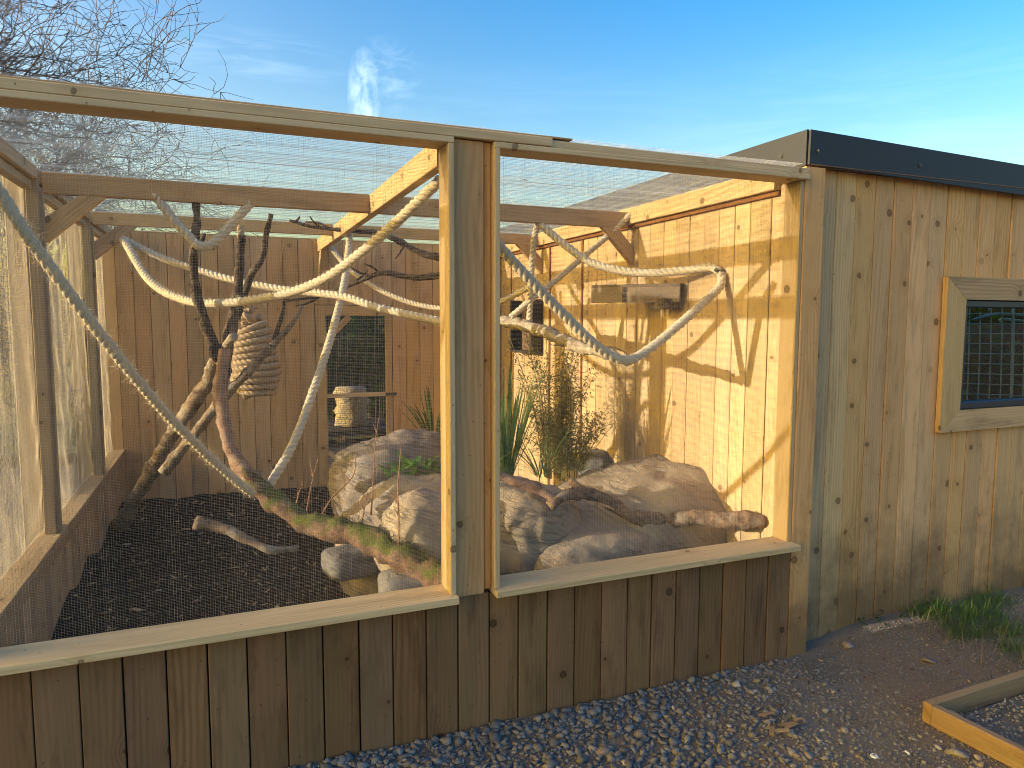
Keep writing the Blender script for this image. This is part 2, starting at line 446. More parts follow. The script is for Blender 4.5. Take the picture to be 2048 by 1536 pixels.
def rock_mat(name, a, b, ochre=(0.33, 0.22, 0.13), oc=0.4):
    t = NT(name)
    tc = t.n('TexCoord').outputs['Object']
    f = t.noise(tc, 5, 8, 0.62, 0.3); g = t.noise(tc, 55, 5, 0.7)
    c = t.mix(t.rng(f, 0.3, 0.7), a, b)
    c = t.mix(t.rng(t.noise(t.scaled(tc, 1, 1, 2.2), 3.1, 5, 0.6), 0.5, 0.68, 0, oc), c, ochre)
    sp = t.n('SeparateXYZ', {0: tc})
    strata = t.noise(t.vec(t.math('MULTIPLY', sp.outputs[0], 2.0), t.math('MULTIPLY', sp.outputs[1], 2.0), t.math('ADD', t.math('MULTIPLY', sp.outputs[2], 17.0), t.math('MULTIPLY', sp.outputs[0], 4.0))), 1.0, 4, 0.6)
    crack = t.rng(t.math('ABSOLUTE', t.math('SUBTRACT', strata, 0.5)), 0.03, 0.0)
    crack = t.math('MULTIPLY', crack, t.rng(t.noise(tc, 4.0, 2), 0.42, 0.55))
    c = t.mix(t.math('MULTIPLY', crack, 0.5), c, (0.05, 0.04, 0.03))
    c = t.mix(t.rng(g, 0.56, 0.8, 0, 0.45), c, tuple(x * 0.45 for x in a))
    h = t.math('ADD', t.math('ADD', t.math('MULTIPLY', g, 0.35), f), t.math('MULTIPLY', crack, -0.6))
    return t.finish(c, 0.88, 0.2, h, 0.55, 0.012)
ROCK = rock_mat('sculpted_sandstone', (0.25, 0.20, 0.15), (0.41, 0.34, 0.25))
ROCK_GREY = rock_mat('grey_purple_sandstone', (0.20, 0.165, 0.145), (0.33, 0.285, 0.245), oc=0.25)
ROCK_PALE = rock_mat('pale_grey_stone', (0.14, 0.135, 0.13), (0.23, 0.22, 0.205), oc=0.25)

def leaf_mat(name, a, b, trans=0.35):
    t = NT(name)
    tc = t.n('TexCoord').outputs['Object']
    oi = t.n('ObjectInfo').outputs['Random']
    f = t.math('ADD', t.noise(tc, 14, 3), t.math('MULTIPLY', t.math('SUBTRACT', oi, 0.5), 0.3))
    c = t.mix(t.rng(f, 0.3, 0.7), a, b)
    p = t.n('BsdfPrincipled', {'Base Color': c, 'Roughness': 0.5, 'Specular IOR Level': 0.35}).outputs[0]
    q = t.n('BsdfTranslucent', {'Color': c}).outputs[0]
    t.t.links.new(t.n('MixShader', {0: trans, 1: p, 2: q}).outputs[0], t.out.inputs[0])
    return t.m
LEAF_BLADE = leaf_mat('sword_leaf_green', (0.11, 0.19, 0.045), (0.30, 0.41, 0.14))
LEAF_DARK = leaf_mat('dark_spiky_leaf', (0.03, 0.06, 0.015), (0.10, 0.14, 0.04))
LEAF_BAMBOO = leaf_mat('bamboo_leaf', (0.20, 0.20, 0.035), (0.46, 0.40, 0.11), 0.5)
LEAF_FRESH = leaf_mat('fresh_green_leaf', (0.05, 0.14, 0.02), (0.14, 0.30, 0.05))
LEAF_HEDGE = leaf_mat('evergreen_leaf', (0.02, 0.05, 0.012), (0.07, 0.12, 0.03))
GRASS = leaf_mat('grass_blade', (0.05, 0.11, 0.02), (0.15, 0.24, 0.05))
STRAW = leaf_mat('dry_straw', (0.22, 0.16, 0.08), (0.42, 0.33, 0.19), 0.2)

def tone_mat(name, stops, rough=0.85, spec=0.25, fine=160, bstr=0.3):
    """colour picked per piece from the 'tone' attribute"""
    t = NT(name)
    a = t.n('Attribute', attribute_name='tone').outputs['Fac']
    r = t.n('ValToRGB', {0: a})
    el = r.color_ramp.elements
    while len(el) < len(stops): el.new(0.5)
    for e, (p, c) in zip(el, stops): e.position = p; e.color = (*c, 1)
    tc = t.n('TexCoord').outputs['Object']
    f = t.noise(tc, fine, 4, 0.6)
    c = t.mix(t.rng(f, 0.25, 0.75, 0.0, 0.45), r.outputs[0], (0.03, 0.028, 0.026))
    return t.finish(c, rough, spec, f, bstr, 0.002)
GRAVEL = tone_mat('crushed_grey_stone', [(0, (0.135, 0.128, 0.126)), (0.45, (0.25, 0.23, 0.215)), (0.75, (0.34, 0.315, 0.29)), (0.88, (0.34, 0.25, 0.20)), (1, (0.52, 0.48, 0.44))])
CHIP = tone_mat('bark_chip', [(0, (0.010, 0.007, 0.006)), (0.5, (0.035, 0.022, 0.016)), (0.75, (0.12, 0.062, 0.038)), (0.9, (0.34, 0.21, 0.12)), (1, (0.62, 0.46, 0.29))])

def soil_mat(name, a, b, c2, s=3.0):
    t = NT(name)
    g = t.n('NewGeometry').outputs['Position']
    f = t.noise(g, s, 8, 0.65); k = t.noise(g, 90, 5, 0.7)
    c = t.mix(t.rng(f, 0.35, 0.65), a, b)
    c = t.mix(t.rng(t.noise(g, s * 0.5, 4), 0.48, 0.62, 0, 0.7), c, c2)
    c = t.mix(t.rng(k, 0.35, 0.8, 0, 0.4), c, tuple(x * 0.5 for x in a))
    return t.finish(c, 0.95, 0.15, t.math('ADD', k, t.math('MULTIPLY', f, 0.6)), 0.9, 0.012)
SOIL = soil_mat('stony_soil', (0.20, 0.16, 0.128), (0.29, 0.24, 0.195), (0.24, 0.172, 0.13))
MULCH_BASE = soil_mat('dark_mulch', (0.015, 0.010, 0.008), (0.034, 0.022, 0.017), (0.02, 0.014, 0.011), 6.0)

# ------------------------------------------------------------------ ground
def hut_mound(x, y):
    """soil banked up a little against the hut wall"""
    m = max(0.0, min(1.0, (x - 1.66) / 0.5)) * max(0.0, min(1.0, (y + 0.75) / 0.8))
    return 0.05 * m
def ground_h(x, y):
    if not (-3 < x < 7 and -6 < y < 0.6): return 0.0
    e = min(1, (x + 3) / 1.0, (7 - x) / 1.0, (y + 6) / 1.5)
    return e * (0.014 * mnoise.fractal(Vector((x * 2.2, y * 2.2, 0.3)), 1.0, 2.0, 4) + hut_mound(x, y)) - 0.012
xs = np.concatenate([[-600, -150, -40, -12, -5], np.arange(-3, 7.01, 0.05), [9, 15, 45, 150, 600]])
ys = np.concatenate([[-600, -150, -40, -12, -8], np.arange(-6, 0.61, 0.05), [1.5, 4, 9, 20, 60, 200, 900]])
gv = [(x, y, ground_h(x, y)) for y in ys for x in xs]
nx = len(xs)
gf = np.array([(j * nx + i, j * nx + i + 1, (j + 1) * nx + i + 1, (j + 1) * nx + i) for j in range(len(ys) - 1) for i in range(nx - 1)])
tag(mk('ground', gv, gf, SOIL, origin=(0, 0, 0), smooth=True), kind='structure')
# grassy field beyond the enclosure, a sheet above the soil
t = NT('winter_grass_field')
gp = t.n('NewGeometry').outputs['Position']
gc = t.mix(t.rng(t.noise(gp, 0.6, 6, 0.7), 0.35, 0.65), (0.11, 0.12, 0.04), (0.27, 0.22, 0.12))
GRASSFIELD = t.finish(gc, 0.95, 0.1, t.noise(gp, 12, 4), 0.8, 0.05)
fx = np.linspace(-60, 60, 41); fy = np.linspace(6.5, 120, 31)
fv = [(x, y, 0.02 + 0.08 * mnoise.noise(Vector((x * .2, y * .2, 1)))+0.08) for y in fy for x in fx]
ff = np.array([(j * 41 + i, j * 41 + i + 1, (j + 1) * 41 + i + 1, (j + 1) * 41 + i) for j in range(30) for i in range(40)])
tag(mk('field', fv, ff, GRASSFIELD, origin=(0, 40, 0), smooth=True), kind='structure')

# ------------------------------------------------------------------ front wall
XL, XR, YB = -1.673, 1.544, 3.75
fw = thing('front_wall', 'front wall of low upright boards with two large netted openings and a broad centre post', 'wall', (0, 0, 0))
seams = [-1.757, -1.63, -1.504, -1.376, -1.251, -1.123, -0.997, -0.87, -0.741, -0.615, -0.485, -0.359, -0.231, -0.103, 0.027, 0.152, 0.28, 0.406, 0.533, 0.66, 0.782, 0.909, 1.036, 1.165, 1.296, 1.425, 1.557]
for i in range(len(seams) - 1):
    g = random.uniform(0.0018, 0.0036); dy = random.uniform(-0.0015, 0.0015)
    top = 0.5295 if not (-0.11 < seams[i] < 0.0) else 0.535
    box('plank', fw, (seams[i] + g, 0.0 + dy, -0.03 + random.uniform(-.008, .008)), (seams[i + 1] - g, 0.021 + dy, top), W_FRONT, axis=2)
box('light_stop_sheet', fw, (-1.75, 0.024, -0.02), (1.55, 0.034, 0.528), DARK_GAP)
box('corner_board', fw, (1.559, -0.002, -0.02), (1.676, 0.024, 2.302), W_HUT, axis=2)
box('sill', fw, (-1.76, -0.062, 0.531), (-0.118, 0.097, 0.559), W_FRAME)
box('sill', fw, (0.037, -0.062, 0.531), (1.556, 0.100, 0.559), W_FRAME)
box('post', fw, (-0.1175, -0.006, 0.538), (0.003, 0.10, 2.260), W_POST, axis=2)
box('cover_strip', fw, (0.0055, 0.002, 0.552), (0.0345, 0.09, 2.260), W_POST, axis=2)
box('jamb', fw, (-0.1415, -0.032, 0.5605), (-0.1195, 0.094, 2.238), W_FRAME, axis=2)
box('jamb', fw, (0.0370, -0.032, 0.5605), (0.0590, 0.094, 2.238), W_FRAME, axis=2)
box('jamb', fw, (1.533, 0.001, 0.5605), (1.5565, 0.124, 2.236), W_SIDE, axis=2)
box('head_lining', fw, (-1.76, -0.030, 2.2405), (-0.1195, 0.095, 2.2625), W_FRAME)
box('head_lining', fw, (0.0375, -0.030, 2.2385), (1.5565, 0.095, 2.2605), W_FRAME)
box('top_rail', fw, (-1.76, -0.026, 2.2645), (0.275, 0.094, 2.2975), W_FRAME)
box('top_rail', fw, (0.278, -0.018, 2.2625), (1.5575, 0.094, 2.291), W_FRAME)
box('capping_strip', fw, (-1.76, -0.016, 2.2985), (0.365, 0.08, 2.3055), W_BACK)
box('corner_post', fw, (-1.755, 0.0, 0.5605), (-1.66, 0.092, 2.238), W_FRAME, axis=2)  # out of view, added to keep sun from slipping past onto the sill
box('inner_stud', fw, (-0.10, 0.112, 0.0), (0.02, 0.155, 2.19), W_FRAME, axis=2)

def net(name, parent, o, u, v, lu, lv, pu, pv, r, mat, disp, su, sv, label=None):
    """woven netting: every thread a three-sided prism. o corner, u/v unit axes"""
    o, u, v = (np.asarray(q, float) for q in (o, u, v)); w = np.cross(u, v)
    tri = [(math.cos(a), math.sin(a)) for a in (0.5, 0.5 + 2.094, 0.5 + 4.189)]
    VV, FF, k = [], [], 0
    for along, other, la, lo_, p, seg in ((u, v, lu, lv, pv, su), (v, u, lv, lu, pu, sv)):
        nth = int(lo_ / p)
        off = (np.arange(nth) + 0.5) * p
        s = np.linspace(0, la, seg + 1)
        A, O = np.meshgrid(s, off)                      # threads x samples
        jit = rng.normal(0, p * 0.07, (nth, 1)) + np.cumsum(rng.normal(0, p * 0.02, (nth, seg + 1)), 1)
        O = O + jit
        D = disp(A, O) if along is u else disp(O, A)
        rr_ = r if not isinstance(r, tuple) else (r[1] if along is u else r[0])
        bunch = np.interp(off, np.linspace(0, lo_, 40), rng.random(40)) if along is v else np.zeros(nth)
        rad = rr_ * (rng.uniform(0.7, 1.3, nth) + 1.6 * np.clip(bunch - 0.45, 0, 1) * rng.uniform(0.3, 1.4, nth))[:, None]
        base = o + A[..., None] * along + O[..., None] * other + D[..., None] * w
        P = np.stack([base + (rad * c)[..., None] * other + (rad * sn)[..., None] * w for c, sn in tri], 2)   # th, samp, 3, xyz
        n = nth * (seg + 1) * 3
        idx = np.arange(n).reshape(nth, seg + 1, 3) + k
        for q in range(3):
            q2 = (q + 1) % 3
            FF.append(np.stack([idx[:, :-1, q], idx[:, :-1, q2], idx[:, 1:, q2], idx[:, 1:, q]], -1).reshape(-1, 4))
        VV.append(P.reshape(-1, 3)); k += n
    ob = mk(name, np.vstack(VV), np.vstack(FF), mat, parent)
    ob['kind'] = 'stuff'
    if label: ob['label'] = label
    return ob
flat = lambda a, b: 0.004 * np.sin(a * 3.1 + 1) * np.sin(b * 2.3) + 0.0012 * np.sin(a * 21) * np.sin(b * 17 + 1)
net('netting', fw, (-1.75, 0.098, 0.545), (1, 0, 0), (0, 0, 1), 1.625, 1.72, 0.0082, 0.0052, (0.00025, 0.00034), NET, flat, 10, 10)
net('netting', fw, (0.045, 0.098, 0.545), (1, 0, 0), (0, 0, 1), 1.50, 1.72, 0.0082, 0.0052, (0.00025, 0.00034), NET, flat, 10, 10)

# ------------------------------------------------------------------ left wall
lw = thing('left_side_wall', 'left wall of low boards under netting held by slim uprights', 'wall', (XL, 1.9, 0))
y = 0.10
while y < YB - 0.02:
    w_ = random.uniform(0.112, 0.128); y2 = min(y + w_, YB - 0.001)
    g = 0.0015; dx = random.uniform(-0.0015, 0.0015)
    box('plank', lw, (XL - 0.02 + dx, y + g, -0.02), (XL + dx, y2 - g, 0.545), W_LEFT, axis=2)
    y = y2
box('light_stop_sheet', lw, (XL - 0.036, 0.1, -0.02), (XL - 0.024, YB, 0.54), DARK_GAP)
box('top_board', lw, (XL - 0.005, 0.1, 0.4985), (XL + 0.014, YB - 0.002, 0.553), W_LEFT)
box('sill', lw, (XL - 0.09, 0.1, 0.555), (XL + 0.016, YB - 0.002, 0.581), W_LEFT)
for yy in (1.395, 2.785):
    box('upright', lw, (XL - 0.055, yy - 0.046, 0.583), (XL - 0.008, yy - 0.003, 2.296), W_LEFT, axis=2)
    box('upright', lw, (XL - 0.045, yy + 0.000, 0.583), (XL + 0.004, yy + 0.034, 2.192), W_LEFT, axis=2)
for ya_, yb2 in ((1.42, 1.53), (2.80, 2.90)):
    box('outer_post', lw, (XL - 0.155, ya_, -0.02), (XL - 0.085, yb2, 2.30), W_LEFT, axis=2)
box('upright', lw, (XL - 0.07, 0.12, 0.583), (XL - 0.004, 0.17, 2.296), W_LEFT, axis=2)
for ya, yb_ in ((0.172, 1.341), (1.443, 2.731), (2.833, YB - 0.004)):
    box('lower_rail', lw, (XL - 0.07, ya, 2.196), (XL - 0.026, yb_, 2.236), W_LEFT)
    box('top_rail', lw, (XL - 0.07, ya, 2.2385), (XL - 0.002, yb_, 2.297), W_LEFT)
def lnet(a, b):
    return 0.006 * np.sin(a * 5 + 0.6 * np.sin(b * 4)) + 0.004 * np.sin(b * 26 + 3 * np.sin(a * 7)) * np.clip(1.3 - b, 0, 1) + 0.002 * np.sin(a * 30 + b * 6)
net('netting', lw, (XL - 0.074, 0.1, 0.56), (0, 1, 0), (0, 0, 1), YB + 0.0, 1.72, 0.0078, 0.0055, (0.00032, 0.00038), NET_LEFT, lnet, 40, 40)

# ------------------------------------------------------------------ back wall with its door
bw = thing('back_wall', 'back wall of tall brown upright boards with a meshed door opening', 'wall', (0, YB, 0))
DX0, DX1, DZ0, DZ1 = -0.18, 0.495, 0.17, 1.735
bs_ = [-1.80, XL + 0.004, -1.55, -1.434, -1.306, -1.183, -1.062, -0.935, -0.808, -0.685, -0.56, -0.432, -0.305, DX0, -0.055, 0.07, 0.195, 0.32, DX1, 0.62, 0.745, 0.87, 0.995, 1.12, 1.245, 1.37, XR - 0.004]
for i in range(len(bs_) - 1):
    a, b = bs_[i] + 0.002, bs_[i + 1] - 0.002
    dy = random.uniform(-0.002, 0.002)
    inside = DX0 - 0.01 < bs_[i] < DX1 - 0.01
    box('plank', bw, (a, YB + dy, DZ1 + 0.002 if inside else -0.02), (b, YB + 0.022 + dy, 2.285), W_BACK, axis=2)
for a, b, z0, z1 in ((-1.8, DX0, 0, 2.28), (DX1, XR, 0, 2.28), (DX0, DX1, DZ1 + 0.004, 2.28)):
    box('light_stop_sheet', bw, (a + 0.002, YB + 0.026, z0), (b - 0.002, YB + 0.04, z1), DARK_GAP)
box('top_plate', bw, (-1.8, YB + 0.0, 2.2865), (XR, YB + 0.06, 2.298), W_FRAME)
box('threshold', bw, (DX0 + .002, YB - 0.004, -0.02), (DX1 - .002, YB + 0.03, DZ0 - 0.003), W_BACK)
door = box('door', bw, (DX0 + 0.006, YB + 0.002, DZ0), (DX0 + 0.092, YB + 0.036, DZ1 - 0.004), W_BACK, axis=2)
dy0, dy1 = YB + 0.003, YB + 0.035
box('stile', door, (DX1 - 0.062, dy0, DZ0), (DX1 - 0.006, dy1, DZ1 - 0.004), W_BACK, axis=2)
box('rail', door, (DX0 + 0.094, dy0, DZ1 - 0.09), (DX1 - 0.064, dy1, DZ1 - 0.004), W_BACK)
box('rail', door, (DX0 + 0.094, dy0, DZ0), (DX1 - 0.064, dy1, DZ0 + 0.06), W_BACK)
zm = at(720, 790, YB)[2]
box('rail', door, (DX0 + 0.094, dy0, zm - 0.018), (DX1 - 0.064, dy1, zm + 0.018), W_FRAME)
board('brace', door, (DX0 + 0.10, YB + 0.02, DZ1 - 0.30), (DX0 + 0.30, YB + 0.02, DZ1 - 0.10), 0.05, 0.026, (0, 1, 0), W_BACK)
board('brace', door, (DX0 + 0.10, YB + 0.02, DZ0 + 0.27), (DX0 + 0.30, YB + 0.02, DZ0 + 0.07), 0.04, 0.026, (0, 1, 0), W_FRAME)
lat = box('latch', door, (DX1 - 0.075, YB - 0.014, zm - 0.012), (DX1 + 0.03, YB + 0.0, zm + 0.012), SCREW)
# weld-mesh behind the door frame
mv = []
for k in range(26):
    x_ = DX0 + 0.09 + k * 0.0175
    mv.append(tube([(x_, YB + 0.042, DZ0 + 0.02), (x_, YB + 0.042, DZ1 - 0.02)], 0.0013, 4, cap=False))
for k in range(86):
    z_ = DZ0 + 0.03 + k * 0.0175
    mv.append(tube([(DX0 + 0.08, YB + 0.045, z_), (DX1 - 0.04, YB + 0.045, z_)], 0.0013, 4, cap=False))
V, F = join(mv)
wm = mk('wire_mesh', V, F, SCREW, door); wm['kind'] = 'stuff'

# ------------------------------------------------------------------ hut
hut = thing('timber_hut', 'timber clad hut with dark metal roof edge and a window right of the netted openings', 'hut', (3.0, 0.09, 0))
HY = 0.09
hs = [1.632, 1.742, 1.847, 1.974, 2.104, 2.231, 2.361, 2.492, 2.620, 2.752, 2.869, 3.002, 3.129, 3.255, 3.38, 3.505, 3.63, 3.76, 3.885, 4.01, 4.14, 4.27, 4.4, 4.53]
WX0, WX1, WZ0, WZ1 = 2.76, 3.66, 1.125, 1.72       # hole in the boards
for i in range(len(hs) - 1):
    a, b = hs[i], hs[i + 1]; g = random.choice([0.0012, 0.0028, 0.0035]); dy = random.uniform(-0.0022, 0.0022)
    spans = [(-0.03, 2.32)]
    if b > WX0 - 0.06 and a < WX1 + 0.06: spans = [(-0.03, WZ0 - 0.06), (WZ1 + 0.06, 2.32)]
    for z0, z1 in spans:
        box('plank', hut, (a + g, HY + dy, z0), (b - g, HY + 0.022 + dy, z1), W_HUT, axis=2)
for lo, hi in (((1.63, HY + .026, -.02), (WX0 - .03, HY + .04, 2.31)), ((WX1 + .03, HY + .026, -.02), (4.53, HY + .04, 2.31)), ((WX0 - .028, HY + .026, -.02), (WX1 + .028, HY + .04, WZ0 - .03)), ((WX0 - .028, HY + .026, WZ1 + .03), (WX1 + .028, HY + .04, 2.31))):
    box('light_stop_sheet', hut, lo, hi, DARK_GAP)
# sunlit side wall, the right wall of the enclosure
ysd = [0.115, 0.193, 0.339, 0.455, 0.579, 0.703, 0.835, 0.967, 1.089, 1.237, 1.375, 1.50, 1.63, 1.76, 1.90, 2.03, 2.16, 2.29, 2.42, 2.55, 2.68, 2.80, 2.93, 3.06, 3.19, 3.32, 3.45, 3.58, 3.70, 3.84, 3.98, 4.12]
for i in range(len(ysd) - 1):
    g = random.choice([0.0010, 0.0022, 0.0030]); dx = random.uniform(-0.0015, 0.0015)
    box('side_plank', hut, (XR + dx, ysd[i] + g, -0.02), (XR + 0.02 + dx, ysd[i + 1] - g, 2.33), W_SIDE, axis=2)
box('light_stop_sheet', hut, (XR + 0.024, 0.13, -0.02), (XR + 0.036, 4.12, 2.32), DARK_GAP)
for (u, v0, v1) in ((1165, 520, 900), (1100, 560, 850), (1023, 545, 860)):
    pa, pb = at(u, v0, XR - 0.004, 0), at(u - 4, v1, XR - 0.004, 0)
    box('joint_strip', hut, (XR - 0.010, pa.y - 0.011, 0.2), (XR - 0.003, pa.y + 0.011, 2.20), RUST, axis=2)
# fascia and roof
fx0 = 1.612
board('fascia', hut, (fx0 + 0.004, 0.042, 2.402), (4.8, 0.042, 2.325), 0.158, 0.012, (0, -1, 0), METAL, ch=0.002)
fs = board('fascia', hut, (fx0, 0.05, 2.401), (fx0, 4.3, 2.417), 0.164, 0.012, (-1, 0, 0), METAL, ch=0.002)
fr = [o for o in hut.children if o.name == 'fascia'][0]
box('soffit', hut, (1.625, 0.034, 2.3215), (4.7, 0.088, 2.3265), SOFFIT)
roof = board('roof', hut, (fx0 + 0.02, 2.2, 2.472), (3.3, 2.2, 2.434), 4.28, 0.02, (0, 0, 1), METAL)
def screw(par, c, n, r=0.008):
    c = np.array(c, float); n = np.array(n, float)
    V, F = ctube([c, c + n * 0.003, c + n * 0.0031, c + n * 0.008], [r * 1.25, r * 1.25, r * 0.7, r * 0.6], 8)
    mk('screw', V, F, SCREW, par)
for (u, v) in ((1636, 302), (1840, 331), (2110, 372)):
    p_ = at(u, v, 0.0355); screw(fr, p_, (0, -1, 0))
for (u, v) in ((1563, 313), (1440, 352)):
    p_ = at(u, v, fx0 - 0.0065, 0); screw(fs, p_, (-1, 0, 0))
# window
win = box('window', hut, (WX0 - 0.15, HY - 0.030, WZ1), (WX1 + 0.15, HY - 0.004, WZ1 + 0.118), W_BACK, label='window in a mitred wooden surround')
def prism(name, par, poly, y0, y1, mat):
    n = len(poly)
    V = [(x, y0, z) for x, z in poly] + [(x, y1, z) for x, z in poly]
    Fc = [tuple(range(n)), tuple(range(2 * n - 1, n - 1, -1))] + [(i, i + n, (i + 1) % n + n, (i + 1) % n) for i in range(n)]
    return mk(name, V, Fc, mat, par)
# mitred casing: replace the plain head by mitred pieces
me = win.data
cw = 0.145; ct = 0.118
def casing_mesh(ob, A, B, inner, depth0, depth1):
    """mitred board between outer corners A,B (x,z) with inner corners; grain along A->B, local x"""
    A3, B3 = Vector((A[0], depth0, A[1])), Vector((B[0], depth0, B[1]))
    x = (B3 - A3).normalized(); z = Vector((0, -1, 0)); yv = z.cross(x)
    c = (A3 + B3) / 2
    mw = Matrix((x, yv, z)).transposed().to_4x4(); mw.translation = c
    inv = mw.inverted()
    P = [A, B, inner[1], inner[0]]
    V = [inv @ Vector((p[0], depth0, p[1])) for p in P] + [inv @ Vector((p[0], depth1, p[1])) for p in P]
    F = [(0, 1, 2, 3), (7, 6, 5, 4)] + [(i, i + 4, (i + 1) % 4 + 4, (i + 1) % 4) for i in range(4)]
    m_ = bpy.data.meshes.new('casing'); m_.from_pydata(V, [], F); m_.update(); m_.materials.append(W_BACK)
    b_ = bmesh.new(); b_.from_mesh(m_); bmesh.ops.recalc_face_normals(b_, faces=b_.faces); b_.to_mesh(m_); b_.free()
    return m_, mw
O0, O1, P0, P1 = WX0 - 0.15, WX1 + 0.15, WZ0 - 0.115, WZ1 + 0.118
outer = [(O0, P1), (O1, P1), (O1, P0), (O0, P0)]
inn = [(WX0, WZ1), (WX1, WZ1), (WX1, WZ0), (WX0, WZ0)]
for k in range(4):
    A, B = outer[k], outer[(k + 1) % 4]; ia, ib = inn[k], inn[(k + 1) % 4]
    e = Vector((B[0] - A[0], B[1] - A[1])).normalized() * 0.0012
    m_, mw = casing_mesh(None, (A[0] + e.x, A[1] + e.y), (B[0] - e.x, B[1] - e.y), ((ia[0] + e.x, ia[1] + e.y), (ib[0] - e.x, ib[1] - e.y)), HY - 0.032, HY - 0.004)
    if k == 0:
        win.data = m_; win.matrix_local = WM[hut.name].inverted() @ mw; WM[win.name] = mw
    else:
        o = bpy.data.objects.new('casing', m_); reg(o, mw, win)
fwid = 0.042
fy0, fy1 = HY - 0.022, HY + 0.05
box('frame', win, (WX0 + .002, fy0, WZ1 - fwid), (WX1 - .002, fy1, WZ1 - .002), UPVC, ch=0.006)
box('frame', win, (WX0 + .002, fy0, WZ0 + .002), (WX1 - .002, fy1, WZ0 + fwid), UPVC, ch=0.006)
box('frame', win, (WX0 + .002, fy0 + .001, WZ0 + fwid + .001), (WX0 + 0.036, fy1, WZ1 - fwid - .001), UPVC, ch=0.006, axis=2)
box('frame', win, (WX1 - 0.036, fy0 + .001, WZ0 + fwid + .001), (WX1 - .002, fy1, WZ1 - fwid - .001), UPVC, ch=0.006, axis=2)
t = NT('window_glass')
gl = t.n('BsdfGlossy', {'Color': (0.9, 0.95, 1, 1), 'Roughness': 0.0}).outputs[0]
tr = t.n('BsdfTransparent', {'Color': (0.72, 0.82, 0.76, 1)}).outputs[0]
fr_ = t.math('MULTIPLY', t.n('Fresnel', {'IOR': 1.5}).outputs[0], t.math('SUBTRACT', 1.0, t.n('NewGeometry').outputs['Backfacing']))
t.t.links.new(t.n('MixShader', {0: fr_, 1: tr, 2: gl}).outputs[0], t.out.inputs[0])
box('head_liner', win, (WX0 - .02, HY + 0.045, WZ1 - .02), (WX1 + .02, HY + 0.12, WZ1 + .02), NB0)
box('pane', win, (WX0 + .037, HY + 0.012, WZ0 + fwid + .002), (WX1 - .037, HY + 0.018, WZ1 - fwid - .002), t.m, ch=0.0005)
# inside the hut: wire panel and plants standing for the pane's reflection, pale bent pipes
WIRE = simple('galvanised_wire', (0.8, 0.84, 0.78), 0.5, 0.5, 50, 0.2)
PIPE = simple('pale_plastic_pipe', (0.60, 0.66, 0.62), 0.45, 0.4, 20, 0.15)
wp = thing('wire_panel', 'leaning wire grid panel added behind the hut window to stand for its reflection', 'wire panel', (3.5, 0.9, 0.3))
mv = []
pa_, pb_ = Vector((3.3, 1.25, 0)), Vector((4.45, 0.25, 0))
for k in range(24):
    q = pa_.lerp(pb_, k / 23)
    a = q + Vector((-0.10, -0.06, 0.35)); b = q + Vector((0.22, 0.20, 2.1))
    mv.append(tube(catmull([a, (a + b) / 2 + Vector((0.04, 0.01, 0)), b], 0.15), 0.0045 if k % 5 else 0.011, 5, cap=False))
for k in range(24):
    z_ = 0.4 + k * 0.07; f_ = (z_ - 0.35) / 1.75; o_ = Vector((-0.10 + .32 * f_, -0.06 + .26 * f_, z_))
    mv.append(tube([pa_ + o_, pb_ + o_], 0.0038, 5, cap=False))
V, F = join(mv)
mk('grid', V, F, WIRE, wp)['kind'] = 'stuff'
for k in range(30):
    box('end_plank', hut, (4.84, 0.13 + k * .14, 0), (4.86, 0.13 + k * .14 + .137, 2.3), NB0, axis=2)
pp = thing('bent_pipe', 'pale bent pipes arching across behind the hut window', 'pipe', (3.6, 0.6, 1.6))
for k, (dz, xx) in enumerate(((0.0, 0.0), (0.06, 0.10), (-0.035, -0.05))):
    pts = [at(1945 + 30 * k, 640 - 300 * dz, 0.75 + k * .1), at(2000, 628 - 300 * dz, 0.75 + k * .1), at(2090, 640 - 300 * dz, 0.75 + k * .1), at(2240, 680 - 300 * dz, .75 + k * .1)]
    V, F = ctube(catmull(pts, 0.03), 0.011, 8); mk('pipe', V, F, PIPE, pp, smooth=True)

# ------------------------------------------------------------------ roof frame and roof net
rf = thing('roof_frame', 'open timber roof frame of beams and corner braces carrying the roof net', 'roof frame', (0, 1.9, 2.18))
B1, B2 = 1.42, 2.81
for yb_, zb_, zt_ in ((B1, 2.192, 2.290), (B2, 2.222, 2.302)):
    box('cross_beam', rf, (XL + 0.001, yb_, zb_), (-0.148, yb_ + 0.045, zt_), W_BACK)
    box('cross_beam', rf, (-0.098, yb_, zb_), (1.494, yb_ + 0.045, zt_), W_BACK)
for ya, yb_ in ((0.10, B1 + 0.0), (B1 + 0.047, B2), (B2 + 0.047, YB - 0.005)):
    box('ridge_beam', rf, (-0.146, ya + 0.001, 2.183), (-0.10, yb_ - 0.001, 2.288), W_SIDE)
box('ridge_beam', rf, (-0.146, B1, 2.183), (-0.10, B1 + 0.045, 2.288), W_SIDE, axis=1)
box('ridge_beam', rf, (-0.146, B2, 2.183), (-0.10, B2 + 0.045, 2.288), W_SIDE, axis=1)
box('wall_plate', rf, (1.496, 0.128, 2.216), (XR - 0.003, YB - 0.005, 2.314), W_SIDE)
box('wall_plate', rf, (XR - 0.022, 0.128, 2.193), (XR - 0.003, YB - 0.005, 2.2135), RUST)
